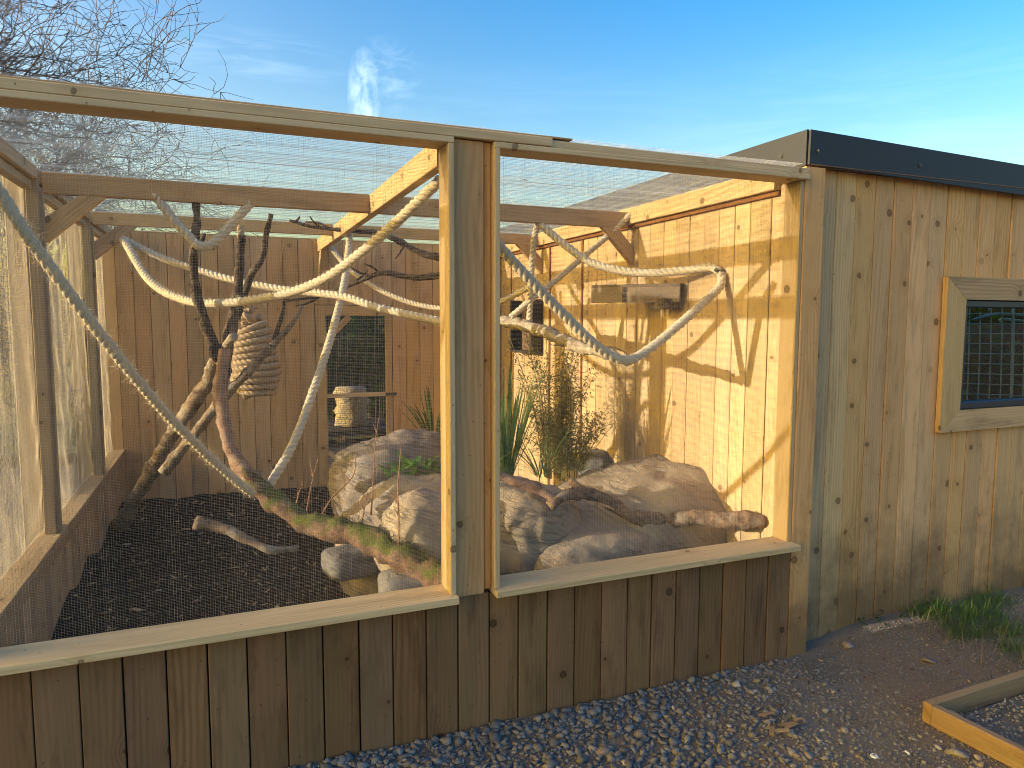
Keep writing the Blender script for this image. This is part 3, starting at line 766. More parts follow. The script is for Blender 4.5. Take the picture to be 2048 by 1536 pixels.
for yb_ in (B1, B2):
    zu = 2.1905 if yb_ == B1 else 2.2205
    dz_ = zu - 2.1905
    for poly in ([(XL + 0.005, 1.963 + dz_), (-1.417, zu), (-1.525, zu), (XL + 0.005, 2.082 + dz_)], [(XR - 0.004, 1.958 + dz_), (XR - 0.004, 2.072 + dz_), (1.425, zu), (1.312, zu)]):
        pc = Vector(((poly[0][0] + poly[1][0]) / 2, 0, (poly[0][1] + poly[1][1]) / 2))
        n_ = len(poly); e_ = Vector((poly[1][0] - poly[0][0], 0, poly[1][1] - poly[0][1])) if poly[0][0] < 0 else Vector((poly[0][0] - poly[3][0], 0, poly[0][1] - poly[3][1]))
        x_ = e_.normalized(); z_ = Vector((0, -1, 0)); y_ = z_.cross(x_)
        mw = Matrix((x_, y_, z_)).transposed().to_4x4(); mw.translation = (pc.x, yb_ + 0.0225, pc.z); inv = mw.inverted()
        V = [inv @ Vector((q[0], yb_ + 0.002, q[1])) for q in poly] + [inv @ Vector((q[0], yb_ + 0.043, q[1])) for q in poly]
        m_ = bpy.data.meshes.new('brace'); m_.from_pydata(V, [], [(0, 1, 2, 3), (7, 6, 5, 4)] + [(q, q + 4, (q + 1) % 4 + 4, (q + 1) % 4) for q in range(4)]); m_.update(); m_.materials.append(W_BACK)
        b_ = bmesh.new(); b_.from_mesh(m_); bmesh.ops.recalc_face_normals(b_, faces=b_.faces); b_.to_mesh(m_); b_.free()
        reg(bpy.data.objects.new('brace', m_), mw, rf)
board('brace', rf, (-0.123, YB - 0.012, 1.98), (-0.123, YB - 0.20, 2.20), 0.07, 0.04, (-1, 0, 0), W_SIDE)
_w = [(rng.normal(0, 1.2), rng.uniform(6, 60), rng.uniform(0, 6.3)) for _ in range(14)]
def rnet(a, b):     # sagging, wrinkled cloth, creases mostly along x
    s_ = 0.012 * np.sin(b * 4.52) ** 2
    for kx, ky, ph in _w:
        s_ = s_ + 0.05 / (ky + 8) * np.sin(ky * b + kx * a * 2 + ph + 0.8 * np.sin(a * 1.3 + ph)) * (0.5 + 0.5 * np.sin(a * 1.9 * kx + b * 2.1 + ph * 3))
    return s_
net('roof_net', rf, (XL - 0.07, -0.01, 2.308), (1, 0, 0), (0, 1, 0), XR - XL + 0.06, YB + 0.05, 0.0070, 0.0070, 0.00025, NET_ROOF, rnet, 30, 120)

# ------------------------------------------------------------------ mulch floor
def mulch_h(x, y):
    h = 0.13 + 0.03 * (y / 3.75) + 0.03 * mnoise.fractal(Vector((x * 1.8, y * 1.8, 5.0)), 1.0, 2.0, 4)
    e = max(0.0, 1 - (x - XL) / 0.35)
    h += e * 0.11 * max(0, mnoise.noise(Vector((0.3, y * 2.1, 9.0))) + 0.35)
    return h + 0.012 * mnoise.noise(Vector((x * 14, y * 14, 2)))
mx = np.linspace(XL + 0.002, XR - 0.002, 80); my = np.linspace(0.04, YB - 0.002, 90)
mvv = [(x, y, mulch_h(x, y)) for y in my for x in mx]
mf = np.array([(j * 80 + i, j * 80 + i + 1, (j + 1) * 80 + i + 1, (j + 1) * 80 + i) for j in range(89) for i in range(79)])
tag(mk('mulch_floor', mvv, mf, MULCH_BASE, origin=(0, 1.9, 0), smooth=True), kind='structure')

def hull(n, sx, sy, sz, seed):
    r_ = random.Random(seed); bm = bmesh.new()
    for _ in range(n):
        v = Vector((r_.gauss(0, 1), r_.gauss(0, 1), r_.gauss(0, 1))).normalized()
        bm.verts.new((v.x * sx, v.y * sy, v.z * sz))
    g_ = bmesh.ops.convex_hull(bm, input=bm.verts)
    bmesh.ops.delete(bm, geom=[e for e in g_['geom_interior'] if isinstance(e, bmesh.types.BMVert)], context='VERTS')
    bmesh.ops.triangulate(bm, faces=bm.faces)
    bm.verts.ensure_lookup_table()
    for i, v in enumerate(bm.verts): v.index = i
    V = np.array([v.co[:] for v in bm.verts]); F = np.array([[v.index for v in f.verts] for f in bm.faces])
    bm.free()
    return V, F
def rotmats(n, flat_=0.35):
    yaw = rng.uniform(0, 2 * np.pi, n); a = rng.normal(0, flat_, n); b = rng.normal(0, flat_, n)
    cy, sy = np.cos(yaw), np.sin(yaw); ca, sa = np.cos(a), np.sin(a); cb, sb = np.cos(b), np.sin(b)
    Z = np.zeros(n); O = np.ones(n)
    Rz = np.array([[cy, -sy, Z], [sy, cy, Z], [Z, Z, O]]).transpose(2, 0, 1)
    Rx = np.array([[O, Z, Z], [Z, ca, -sa], [Z, sa, ca]]).transpose(2, 0, 1)
    Ry = np.array([[cb, Z, sb], [Z, O, Z], [-sb, Z, cb]]).transpose(2, 0, 1)
    return Rz @ Rx @ Ry
def scatter(name, templates, pos, scale, mat, tone, flat_=0.35, origin=(0, 0, 0)):
    VV, FF, TT, k = [], [], [], 0
    which = rng.integers(0, len(templates), len(pos))
    for q, (V, F) in enumerate(templates):
        sel = np.where(which == q)[0]
        if not len(sel): continue
        R = rotmats(len(sel), flat_)
        P = np.einsum('nij,vj->nvi', R, V) * scale[sel][:, None, None] + pos[sel][:, None, :]
        VV.append(P.reshape(-1, 3))
        FF.append((F[None] + (np.arange(len(sel)) * len(V))[:, None, None] + k).reshape(-1, 3))
        TT.append(np.repeat(tone[sel], len(V)))
        k += len(sel) * len(V)
    return tag(mk(name, np.vstack(VV), np.vstack(FF), mat, origin=origin, attrs={'tone': ('POINT', np.concatenate(TT))}), kind='stuff')
chips = [hull(9, 1.0, random.uniform(.16, .4), random.uniform(.06, .14), 100 + i) for i in range(7)]
N = 11000
px_, py_ = rng.uniform(XL + .02, XR - .02, N), rng.uniform(0.06, YB - .03, N)
pz_ = np.array([mulch_h(a, b) for a, b in zip(px_, py_)]) + 0.004
scatter('bark_chips', chips, np.stack([px_, py_, pz_], 1), rng.uniform(0.010, 0.032, N) * np.where(rng.random(N) > .93, 1.9, 1), CHIP, np.clip(rng.beta(1.5, 2.0, N) * np.where(rng.random(N) > 0.82, 2.2, 1.0), 0, 1), 0.25, (0, 1.9, 0))

# ------------------------------------------------------------------ rocks
def rock(name, label, c, size, mat, seed=0, yaw=0.0, boxy=0.75, rough=0.12, strata=0.02, tilt=(0, 0), group=None, sub=5, cut=None):
    bm = bmesh.new(); bmesh.ops.create_icosphere(bm, subdivisions=sub, radius=1)
    R = Matrix.Rotation(yaw, 3, 'Z') @ Matrix.Rotation(tilt[0], 3, 'X') @ Matrix.Rotation(tilt[1], 3, 'Y')
    c = Vector(c); s = Vector((seed * 7.3, seed * 3.1, seed * 1.7))
    for v in bm.verts:
        n = v.co.normalized()
        m = (abs(n.x) ** (2 / boxy) + abs(n.y) ** (2 / boxy) + abs(n.z) ** (2 / boxy)) ** (-boxy / 2)
        q = n * m
        d = rough * mnoise.fractal(q * 1.6 + s, 0.9, 2.0, 5)
        p = Vector((q.x * size[0], q.y * size[1], q.z * size[2])) 
        lay = (p.z + 0.16 * p.x + 0.02 * mnoise.noise(p * 3 + s)) * 10 + 0.8 * mnoise.noise(p * 1.1 + s * 2)
        fr2 = lay - math.floor(lay)
        st = 0.6 * strata * (1 - (2 * abs(fr2 - 0.5)) ** 3) * (0.4 + 0.6 * max(0, mnoise.noise(p * 2.1 + s * 3) + 0.5))
        crk = abs(mnoise.noise(p * 3.2 + s * 5)); ck = -0.010 * max(0, 1 - crk / 0.035)
        p = p + n * (d * min(size) + st + ck + 0.006 * mnoise.fractal(p * 16 + s, 1.0, 2.0, 3))
        v.co = c + R @ p
    bm.verts.index_update()
    V = np.array([v.co[:] for v in bm.verts]); F = np.array([[v.index for v in f.verts] for f in bm.faces]); bm.free()
    o = mk(name, V, F, mat, smooth=True)
    return tag(o, label, 'rock', group)
RG = 'boulders in the enclosure'
rock('boulder', 'grey rounded boulder in front of the meshed door', tuple(at(800, 985, 2.2)), (0.44, 0.34, 0.40), ROCK_GREY, 1, 0.3, 0.62, 0.14, 0.02, (0, -0.1), group=RG)
rock('boulder', 'sunlit tan boulder behind the mossy log left of the centre post', tuple(at(850, 1085, 1.25)), (0.48, 0.34, 0.37), ROCK, 2, -0.2, 0.8, 0.16, 0.02, (0.0, -0.15), group=RG)
rock('boulder', 'round pale bulging rock lit by sun, just above the mossy log', tuple(at(850, 1085, 0.72)), (0.22, 0.2, 0.25), ROCK, 3, 0.2, 0.85, 0.10, 0.012, group=RG)
rock('boulder', 'tall rounded rock right of the centre post under the driftwood', tuple(at(1040, 1080, 0.76)), (0.30, 0.30, 0.31), ROCK, 4, 0.5, 0.85, 0.12, 0.02, (0, 0.1), group=RG)
rock('boulder', 'long broad rock slab sloping up beside the sunlit wall', tuple(at(1275, 1060, 0.86)), (0.52, 0.44, 0.34), ROCK, 5, 0.10, 0.68, 0.13, 0.022, (0.05, -0.17), group=RG)
rock('boulder', 'low shaded rock face just behind the right sill', tuple(at(1170, 1120, 0.58)), (0.36, 0.26, 0.19), ROCK, 14, 0.05, 0.75, 0.12, 0.02, (0.0, -0.05), group=RG)
rock('boulder', 'small striped rock behind the slab below the bamboo', tuple(at(1192, 930, 1.75)), (0.13, 0.12, 0.10), ROCK_PALE, 6, 0.4, 0.8, 0.15, 0.01, group=RG, sub=4)
rock('stone', 'grey stone block half buried in mulch under the mossy log', tuple(at(705, 1122, 0.98)), (0.14, 0.12, 0.065), ROCK_PALE, 7, 0.2, 0.45, 0.08, 0.004, group='grey support stones', sub=4)
rock('stone', 'grey stone block holding up the thick end of the mossy log', tuple(at(835, 1180, 0.50)), (0.17, 0.13, 0.09), ROCK_PALE, 8, -0.1, 0.45, 0.08, 0.004, group='grey support stones', sub=4)
rock('boulder', 'squat brown rock under the driftwood end in the front right corner', tuple(at(1470, 1075, 0.55)), (0.16, 0.2, 0.14), ROCK, 9, 0, 0.8, 0.15, 0.015, group=RG, sub=4)

# ------------------------------------------------------------------ ropes
def rope_geo(P, R, pitch=None):
    pitch = pitch or R * 4.2
    P = catmull(P, pitch / 8)
    T, N_, B_ = frames(P)
    s = np.concatenate([[0], np.cumsum(np.linalg.norm(np.diff(P, axis=0), axis=1))])
    parts = []
    for k in range(3):
        a = 2 * np.pi * (s / pitch + k / 3)
        Q = P + R * 0.43 * (np.cos(a)[:, None] * N_ + np.sin(a)[:, None] * B_)
        V, F, c1_, c2_ = tube(Q, R * 0.585, 8, 0.04, True)
        parts.append((V, [tuple(f) for f in F] + c1_ + c2_))
    return P, joinl(parts)
def fuzz_geo(P, R, n, ln=0.03):
    L = len(P); V, F = [], []
    T, N_, B_ = frames(P)
    for q in range(n):
        i = rng.integers(0, L); a = rng.uniform(0, 2 * np.pi)
        nn = np.cos(a) * N_[i] + np.sin(a) * B_[i]
        b = P[i] + nn * R * 0.8
        d = nn * 0.55 + T[i] * rng.uniform(-1.1, 1.1) + rng.normal(0, .25, 3); d /= np.linalg.norm(d)
        l = ln * rng.uniform(0.35, 1.25); side = np.cross(d, rng.normal(0, 1, 3)); side /= np.linalg.norm(side) + 1e-9
        w_ = 0.00055
        mid = b + d * l * .55 + rng.normal(0, .1, 3) * l; e = mid + (d + rng.normal(0, .35, 3)) * l * .5
        k = len(V); V += [b - side * w_, b + side * w_, mid + side * w_ * .8, mid - side * w_ * .8, e]
        F += [(k, k + 1, k + 2, k + 3), (k + 3, k + 2, k + 4)]
    return np.array(V), F
RR = 0.0245
def rope(label, pts, R=RR, fuzz=500, flen=0.03, ax=1, group='climbing ropes'):
    P, (V, F) = rope_geo(path(pts, ax) if len(pts[0]) == 3 and not isinstance(pts[0], Vector) else pts, R)
    o = mk('rope', V, F, ROPE, smooth=True)
    tag(o, label, 'rope', group)
    if fuzz:
        V, F = fuzz_geo(P, R, fuzz, flen); f = mk('fibre', V, F, FIBRE, o); f['kind'] = 'stuff'
    return o
rope('thick rope crossing the left opening diagonally from top left down to the log', [(-45, 335, 0.135), (0, 385, 0.135), (60, 478, 0.15), (200, 668, 0.33), (330, 825, 0.64), (430, 925, 0.9), (505, 988, 1.06)], R=0.0205, fuzz=1900, flen=0.034)
rope('brightest hairy rope sagging from rear left brace up to the centre post', [(246, 478, 2.78), (300, 562, 2.3), (370, 600, 1.9), (450, 606, 1.55), (560, 590, 1.25), (640, 562, 1.0), (710, 515, 0.8), (790, 447, 0.58), (880, 360, 0.34)], fuzz=1700, flen=0.034)
rope('rope stretched nearly straight from rear left brace to behind the centre post', [(250, 480, 2.82), (330, 518, 2.65), (450, 556, 2.35), (560, 578, 2.1), (680, 592, 1.75), (760, 616, 1.5), (880, 642, 1.15), (960, 655, 0.95)], fuzz=450)
rope('steep rope hanging from the ridge beam down to the moss', [(700, 462, 2.55), (697, 500, 2.4), (688, 570, 2.05), (660, 680, 1.7), (615, 815, 1.42), (580, 900, 1.28), (538, 972, 1.18)], fuzz=700)
rope('short rope slung in a V from the first cross beam round a branch', [(308, 388, 1.44), (345, 436, 1.44), (385, 480, 1.42), (400, 492, 1.40), (425, 487, 1.42), (465, 447, 1.44), (502, 405, 1.44)], fuzz=350)
rope('thin far rope sagging low before the back wall boards', [(662, 495, 3.5), (700, 540, 3.3), (760, 580, 3.1), (830, 608, 2.9), (900, 618, 2.7), (960, 612, 2.5), (1000, 604, 2.3), (1062, 573, 1.7)], R=0.021, fuzz=300)
rope('short rope hanging straight down from first cross beam beside the nest box', [(1076, 445, 1.46), (1068, 480, 1.5), (1063, 540, 1.55), (1060, 600, 1.6), (1058, 660, 1.62)], R=0.021, fuzz=220)
rope('rope from the right brace slanting down left to the hanging branch', [(1262, 428, 1.40), (1225, 463, 1.44), (1165, 515, 1.5), (1110, 562, 1.55), (1062, 600, 1.6), (1022, 634, 1.66)], R=0.021, fuzz=300)
knot = Vector((1.515, 0.53, 1.86))
rope('pale twisted rope curving from first cross beam to a hook on sunlit wall', [at(1078, 446, 1.45), at(1130, 490, 1.35), at(1180, 524, 1.22), at(1240, 541, 1.05), at(1300, 546, 0.9), at(1370, 541, 0.74), at(1420, 534, 0.6), knot], fuzz=420)
stub = Vector((0.881, 0.41, 1.41))
rope('twisted rope dropping from wall hook under branch end then up to the post', [knot + Vector((0, -0.012, -0.008)), at(1440, 572, 0.50), at(1400, 612, 0.47), at(1340, 665, 0.44), at(1290, 704, 0.42), at(1250, 721, 0.39), at(1200, 697, 0.39), at(1130, 632, 0.385), at(1060, 560, 0.375), at(1000, 494, 0.36), at(950, 430, 0.30)], fuzz=520)
# hook plate on the wall
V, F = ctube([(1.543, 0.53, 1.86), (1.50, 0.53, 1.865), (1.488, 0.528, 1.872)], [0.012, 0.009, 0.011], 8)
tag(mk('wall_hook', V, F, SCREW), 'small metal hook holding the rope on the sunlit wall', 'hook')
# rope bundle
cb = at(507, 705, 2.62)
kt = thing('rope_bundle', 'big beehive bundle of coiled rope hanging behind the forked branch', 'rope bundle', tuple(cb))
hp = [at(481, 452, 2.70), at(484, 520, 2.68), at(488, 580, 2.65), at(491, 612, 2.62)]
P, (V, F) = rope_geo(hp, 0.025); mk('hanging_rope', V, F, ROPE_SHADE, kt, smooth=True)
top = at(495, 640, 2.62)
knp = [top + Vector((0.03 * math.cos(a), 0.03 * math.sin(a), 0.075 - 0.012 * a)) for a in np.linspace(0, 9, 26)]
P, (V, F) = rope_geo(knp, 0.026); mk('knot', V, F, ROPE_SHADE, kt, smooth=True)
zt, zb = at(500, 648, 2.62).z, at(520, 792, 2.62).z
hp = []
turns = 11.5
for i in range(int(turns * 18) + 1):
    a = i / 18 * 2 * math.pi; f_ = i / (turns * 18)
    rad = 0.158 * (math.sin(math.pi * (0.07 + f_ * 0.84)) ** 0.5) * (1 - 0.12 * math.exp(-((f_ - 0.45) / 0.12) ** 2))
    zc = zt + (zb - zt) * f_
    hp.append(Vector((cb.x + 0.05 * (f_ - .5) + rad * math.cos(a), cb.y + rad * math.sin(a), zc + 0.05 * math.cos(a) * (1 - f_))))
P, (V, F) = rope_geo(hp, 0.025); mk('coil', V, F, ROPE_SHADE, kt, smooth=True)
V, F = fuzz_geo(P, 0.025, 900, 0.025); mk('fibre', V, F, FIBRE, kt)['kind'] = 'stuff'

# ------------------------------------------------------------------ branches and logs
def limb_geo(pts, r0, r1, n=9, bump=0.18, step=0.025, seed=0, bend=0.01):
    P = catmull(pts, step); m = len(P)
    R = np.linspace(r0, r1, m)
    s = np.linspace(0, 1, m)
    for i in range(m):
        q = Vector(P[i]) * 9 + Vector((seed, seed * 2, 0))
        P[i] += bend * np.array(mnoise.noise_vector(q * 0.55))
        R[i] *= 1 + bump * mnoise.noise(q * 1.7)
    V, F, a, b = tube(P, R, n, 0.0, True)
    for i in range(m * n):
        q = Vector(V[i]) * 38 + Vector((seed, 0, seed))
        V[i] = V[i] + (V[i] - P[i // n]) * (0.22 * mnoise.noise(q) + 0.34 * mnoise.noise(q * 0.42))
    return V, [tuple(f) for f in F] + a + b
def limb(name, par, pts, r0, r1, mat, seed=0, **k):
    V, F = limb_geo(pts, r0, r1, seed=seed, **k)
    return mk(name, V, F, mat, par, smooth=True)
# the forked dead branch leaning in the left opening
log = thing('mossy_log', 'long mossy log curving from the front stones up into a bare stem', 'log', tuple(at(640, 1060, 1.0)))
limb('trunk', log, path([(905, 1168, 0.33), (850, 1143, 0.44), (790, 1108, 0.58), (730, 1075, 0.72), (660, 1058, 0.86), (600, 1040, 0.98), (545, 1000, 1.08), (505, 955, 1.15)]), 0.070, 0.046, BARK_MOSS, 1, n=14, bump=0.25)
limb('stem', log, path([(512, 965, 1.14), (475, 920, 1.2), (452, 870, 1.25), (442, 800, 1.3), (444, 745, 1.34), (452, 700, 1.36)]), 0.040, 0.026, BARK_RED, 2, n=11)
limb('snag', log, path([(515, 972, 1.12), (500, 950, 1.12), (484, 938, 1.12)]), 0.04, 0.016, BARK_MOSS, 3)
# moss tufts
V, F = [], []
tp = np.array([tuple(q) for q in catmull(path([(905, 1160, 0.33), (850, 1135, 0.44), (790, 1100, 0.58), (730, 1067, 0.72), (660, 1050, 0.86), (600, 1034, 0.98), (545, 994, 1.08), (490, 940, 1.13)]), 0.01)])
for q in range(5200):
    i = int(len(tp) * rng.random()); b = tp[i] + rng.normal(0, 1, 3) * [0.02, 0.02, 0.01] + [0, 0, 0.045 + rng.normal(0, .012)]
    if mnoise.noise(Vector(tp[i]) * 6.0) < -0.02: continue
    a = rng.uniform(0, 6.28); d = np.array([math.cos(a) * .8, math.sin(a) * .8, rng.uniform(.1, 1)]) * rng.uniform(.006, .016)
    sd = np.cross(d, [0, 0, 1.0]); sd = sd / (np.linalg.norm(sd) + 1e-9) * 0.0016
    k = len(V); V += [b - sd, b + sd, b + d]; F.append((k, k + 1, k + 2))
MOSS = leaf_mat('moss', (0.03, 0.034, 0.007), (0.13, 0.115, 0.025), 0.25)
mk('moss', np.array(V), F, MOSS, log)['kind'] = 'stuff'

fk = thing('dead_branch', 'dead forked branch leaning on the mulch with limbs reaching the beams', 'branch', tuple(at(248, 1035, 2.75)))
limb('limb', fk, path([(240, 1052, 2.75), (290, 965, 2.45), (345, 870, 2.15), (400, 790, 1.9), (432, 730, 1.72), (452, 700, 1.6)]), 0.048, 0.042, BARK, 11, n=11, bump=0.3)
limb('limb', fk, path([(330, 945, 1.95), (365, 895, 1.85), (420, 830, 1.75), (470, 770, 1.65), (545, 690, 1.55)]), 0.032, 0.024, BARK, 12, n=10, bump=0.3)
limb('limb', fk, path([(448, 735, 1.62), (425, 680, 1.6), (405, 630, 1.58), (388, 570, 1.55), (386, 500, 1.5), (396, 440, 1.46), (393, 398, 1.45)]), 0.03, 0.019, BARK_DARK, 13, n=10)
limb('limb', fk, path([(438, 790, 1.7), (448, 730, 1.65), (462, 655, 1.62), (474, 600, 1.6), (478, 540, 1.6), (484, 470, 1.6)]), 0.04, 0.02, BARK_DARK, 14, n=10)
limb('limb', fk, path([(470, 640, 1.62), (490, 580, 1.58), (505, 545, 1.55), (527, 515, 1.52), (533, 470, 1.5), (542, 428, 1.48)]), 0.024, 0.013, BARK_DARK, 15)
limb('limb', fk, path([(545, 692, 1.55), (570, 665, 1.55), (592, 635, 1.55), (603, 612, 1.55)]), 0.02, 0.010, BARK, 16)
limb('limb', fk, path([(548, 690, 1.55), (556, 655, 1.56), (566, 622, 1.58), (570, 596, 1.6)]), 0.016, 0.009, BARK_DARK, 17)
limb('limb', fk, path([(452, 705, 1.6), (432, 715, 1.58), (420, 690, 1.56)]), 0.026, 0.018, BARK_DARK, 18)
limb('stub', fk, path([(450, 695, 1.58), (458, 682, 1.52), (470, 672, 1.46)]), 0.026, 0.02, BARK_PALE, 19)
limb('twig', fk, path([(398, 492, 1.46), (406, 478, 1.45), (410, 466, 1.44)]), 0.012, 0.004, BARK_DARK, 20)
limb('twig', fk, path([(388, 640, 1.58), (402, 636, 1.57), (412, 648, 1.57)]), 0.006, 0.012, BARK_DARK, 21)
# dark hanging branches under the ridge beam
db = thing('hanging_branch', 'dark twiggy branch hanging under the ridge beam', 'branch', tuple(at(700, 460, 2.5)))
limb('limb', db, path([(578, 440, 2.45), (620, 452, 2.45), (660, 458, 2.45), (700, 461, 2.45), (760, 466, 2.4), (805, 485, 2.35), (840, 505, 2.3), (905, 520, 2.2)]), 0.010, 0.026, BARK_DARK, 31)
for k, pts in enumerate(([(640, 455, 2.45), (625, 442, 2.43), (618, 432, 2.42)], [(655, 457, 2.45), (635, 446, 2.47), (608, 444, 2.5)], [(812, 488, 2.35), (800, 505, 2.33), (790, 518, 2.32)], [(770, 468, 2.4), (800, 490, 2.45), (830, 492, 2.48)], [(590, 444, 2.45), (597, 436, 2.45), (600, 431, 2.46)])):
    limb('twig', db, path(pts), 0.010, 0.004, BARK_DARK, 40 + k)
db2 = thing('hanging_branch', 'dark bent branch crossing in front of the door head', 'branch', tuple(at(720, 565, 2.3)))
limb('limb', db2, path([(566, 602, 2.4), (620, 596, 2.38), (680, 578, 2.35), (720, 562, 2.3), (765, 546, 2.25), (810, 553, 2.2), (850, 553, 2.15), (905, 545, 2.1)]), 0.008, 0.024, BARK_DARK, 51)
for k, pts in enumerate(([(700, 570, 2.33), (720, 555, 2.35), (735, 540, 2.36)], [(760, 548, 2.26), (745, 535, 2.24), (728, 528, 2.22)], [(640, 592, 2.37), (612, 606, 2.36), (590, 612, 2.35)], [(745, 552, 2.28), (720, 545, 2.3), (700, 533, 2.32)])):
    limb('twig', db2, path(pts), 0.010, 0.004, BARK_DARK, 60 + k)
# pale branch slung between the ropes
hb = thing('slung_branch', 'pale lichened branch slung in ropes before the sunlit wall', 'branch', tuple(at(1120, 680, 1.0)))
limb('limb', hb, path([(985, 640, 1.95), (1010, 642, 1.85), (1050, 652, 1.62), (1095, 668, 1.3), (1150, 690, 0.86), (1200, 705, 0.62)]) + [Vector((0.90, 0.42, 1.415))], 0.040, 0.026, BARK_PALE, 71, n=12, bump=0.3)
limb('twig', hb, path([(1200, 703, 0.66), (1225, 694, 0.7), (1252, 703, 0.74), (1258, 712, 0.76)]), 0.006, 0.003, BARK_PALE, 72)
limb('twig', hb, path([(1185, 695, 0.7), (1198, 704, 0.66), (1203, 716, 0.62)]), 0.010, 0.004, BARK_DARK, 73)
# driftwood on the slab
dw = thing('driftwood', 'twisted brown driftwood lying across the front rocks', 'driftwood', tuple(at(1250, 1020, 0.5)))
limb('limb', dw, path([(1100, 1012, 0.50), (1135, 992, 0.52), (1185, 990, 0.55), (1230, 1008, 0.52), (1275, 1030, 0.48), (1330, 1042, 0.45), (1400, 1036, 0.36), (1470, 1040, 0.25), (1537, 1047, 0.155)]), 0.028, 0.043, BARK_DRIFT, 81, n=16, bump=0.3, bend=0.02)
limb('limb', dw, path([(1185, 990, 0.55), (1162, 978, 0.62), (1140, 962, 0.68)]), 0.026, 0.018, BARK_DRIFT, 82)
dw2 = thing('driftwood', 'shorter reddish driftwood piece beside the centre post', 'driftwood', tuple(at(1040, 970, 0.6)))
limb('limb', dw2, path([(960, 935, 0.62), (1000, 950, 0.6), (1040, 965, 0.57), (1080, 980, 0.54), (1112, 1000, 0.5)]), 0.03, 0.022, BARK_RED, 83, n=11, bump=0.3)
sl = thing('fallen_branch', 'short sawn branch lying loose on the bark chips', 'branch', tuple(at(450, 1060, 1.0)))
lp = path([(393, 1043, 1.02), (425, 1052, 1.0), (460, 1060, 0.97), (500, 1082, 0.93), (540, 1098, 0.9), (596, 1096, 0.93)])
limb('limb', sl, lp, 0.030, 0.014, BARK, 91, n=11, bump=0.25)
e0 = np.array(lp[0]); dd = np.array(lp[0] - lp[1]); dd /= np.linalg.norm(dd)
V, F = ctube([e0 - dd * 0.004, e0 + dd * 0.004], [0.024, 0.023], 12); mk('cut_end', V, F, CUTWOOD, sl)

# ------------------------------------------------------------------ shelf and nest box on the sunlit wall
sh = thing('wall_shelf', 'timber box shelf fixed to the sunlit wall', 'shelf', (1.35, 1.3, 1.75))
a = at(1185, 592, 1.36); b = at(1364, 590, 0.9)
sy0, sy1, sx0 = 0.93, 1.62, 1.20
A = Vector((1.20, 1.335, 1.76)); Bv = Vector((1.50, 0.85, 1.755))
ex = (Bv - A); ey = Vector((-ex.y, ex.x, 0)).normalized()
if ey.x < 0: ey = -ey
mid = A + ex * 0.38
zc = Vector((0, 0, 1))
board('front_board', sh, A, mid - ex * 0.012, 0.094, 0.022, -ey, W_SHADE)
board('front_board', sh, mid + ex * 0.045, Bv, 0.094, 0.022, -ey, W_SHADE)
board('batten', sh, mid - zc * .046 + ex * .016, mid + zc * .046 + ex * .016, 0.032, 0.026, -ey, BARK_DARK)
board('top_board', sh, A + zc * 0.053 + ey * 0.10, Bv + zc * 0.053 + ey * 0.10, 0.225, 0.016, zc, W_SHADE)
board('bracket', sh, Vector((1.47, 1.02, 1.70)), Vector((1.47, 0.88, 1.70)), 0.06, 0.1, (1, 0, 0), BARK_DARK)
nb = thing('nest_box', 'dark upright box fixed on the sunlit wall behind the ropes', 'box', (1.50, 3.03, 1.3))
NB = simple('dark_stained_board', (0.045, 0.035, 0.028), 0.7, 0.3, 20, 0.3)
box('back_board', nb, (1.535, 2.81, 1.33), (1.542, 3.25, 1.77), simple('brown_stained_board', (0.17, 0.10, 0.055), 0.8, 0.2, 25, 0.25), axis=2)
box('side_board', nb, (1.43, 2.80, 1.33), (1.534, 2.825, 1.78), NB, axis=2)
box('side_board', nb, (1.43, 3.235, 1.33), (1.534, 3.26, 1.78), NB, axis=2)
box('base_board', nb, (1.43, 2.827, 1.33), (1.534, 3.233, 1.35), NB)

# ------------------------------------------------------------------ plants
def blade_geo(base, d, length, width, bend, seg=9, fold=0.25):
    base = np.array(base, float); d = np.array(d, float); d /= np.linalg.norm(d)
    side = np.cross(d, [0, 0, 1.0]); side /= np.linalg.norm(side) + 1e-9
    V, F = [], []
    p = base.copy(); t_ = d.copy()
    for i in range(seg + 1):
        f_ = i / seg; w_ = width * (0.55 + 0.9 * f_) * (1 - f_) ** 0.55 if f_ < 1 else 0
        up = np.cross(side, t_)
        V += [p - side * w_ + up * fold * w_, p, p + side * w_ + up * fold * w_]
        t_ = t_ + np.array([0, 0, -bend / seg]); t_ /= np.linalg.norm(t_)
        p = p + t_ * length / seg
    for i in range(seg):
        k = i * 3; F += [(k, k + 1, k + 4, k + 3), (k + 1, k + 2, k + 5, k + 4)]
    return V, F
def blade_plant(name, label, cat, base, n, hmin, hmax, w, mat, lean=0.5, bend=0.6, towards=None, group=None):
    t_ = thing(name, label, cat, tuple(base), group)
    for k in range(n):
        a = rng.uniform(0, 2 * np.pi); l = lean * rng.uniform(0.1, 1)
        d = np.array([math.cos(a) * l, math.sin(a) * l, 1.0])
        if towards is not None: d[:2] += np.array(towards) * rng.uniform(0, 1)
        V, F = blade_geo(np.array(base) + [math.cos(a) * .04, math.sin(a) * .04, -0.02], d, rng.uniform(hmin, hmax), w * rng.uniform(.7, 1.2), bend * rng.uniform(.3, 1.5))
        mk('blade', np.array(V), F, mat, t_, smooth=True)
    return t_
blade_plant('sword_plant', 'bright green sword leaved plant right of the centre post', 'plant', at(1012, 945, 1.25), 46, 0.35, 0.75, 0.014, LEAF_BLADE, 0.38, 0.35, (0.12, -0.05))
blade_plant('spiky_plant', 'dark spiky plant behind the grey boulder by the back wall', 'plant', at(868, 885, 2.75), 34, 0.22, 0.52, 0.013, LEAF_DARK, 0.9, 0.8)
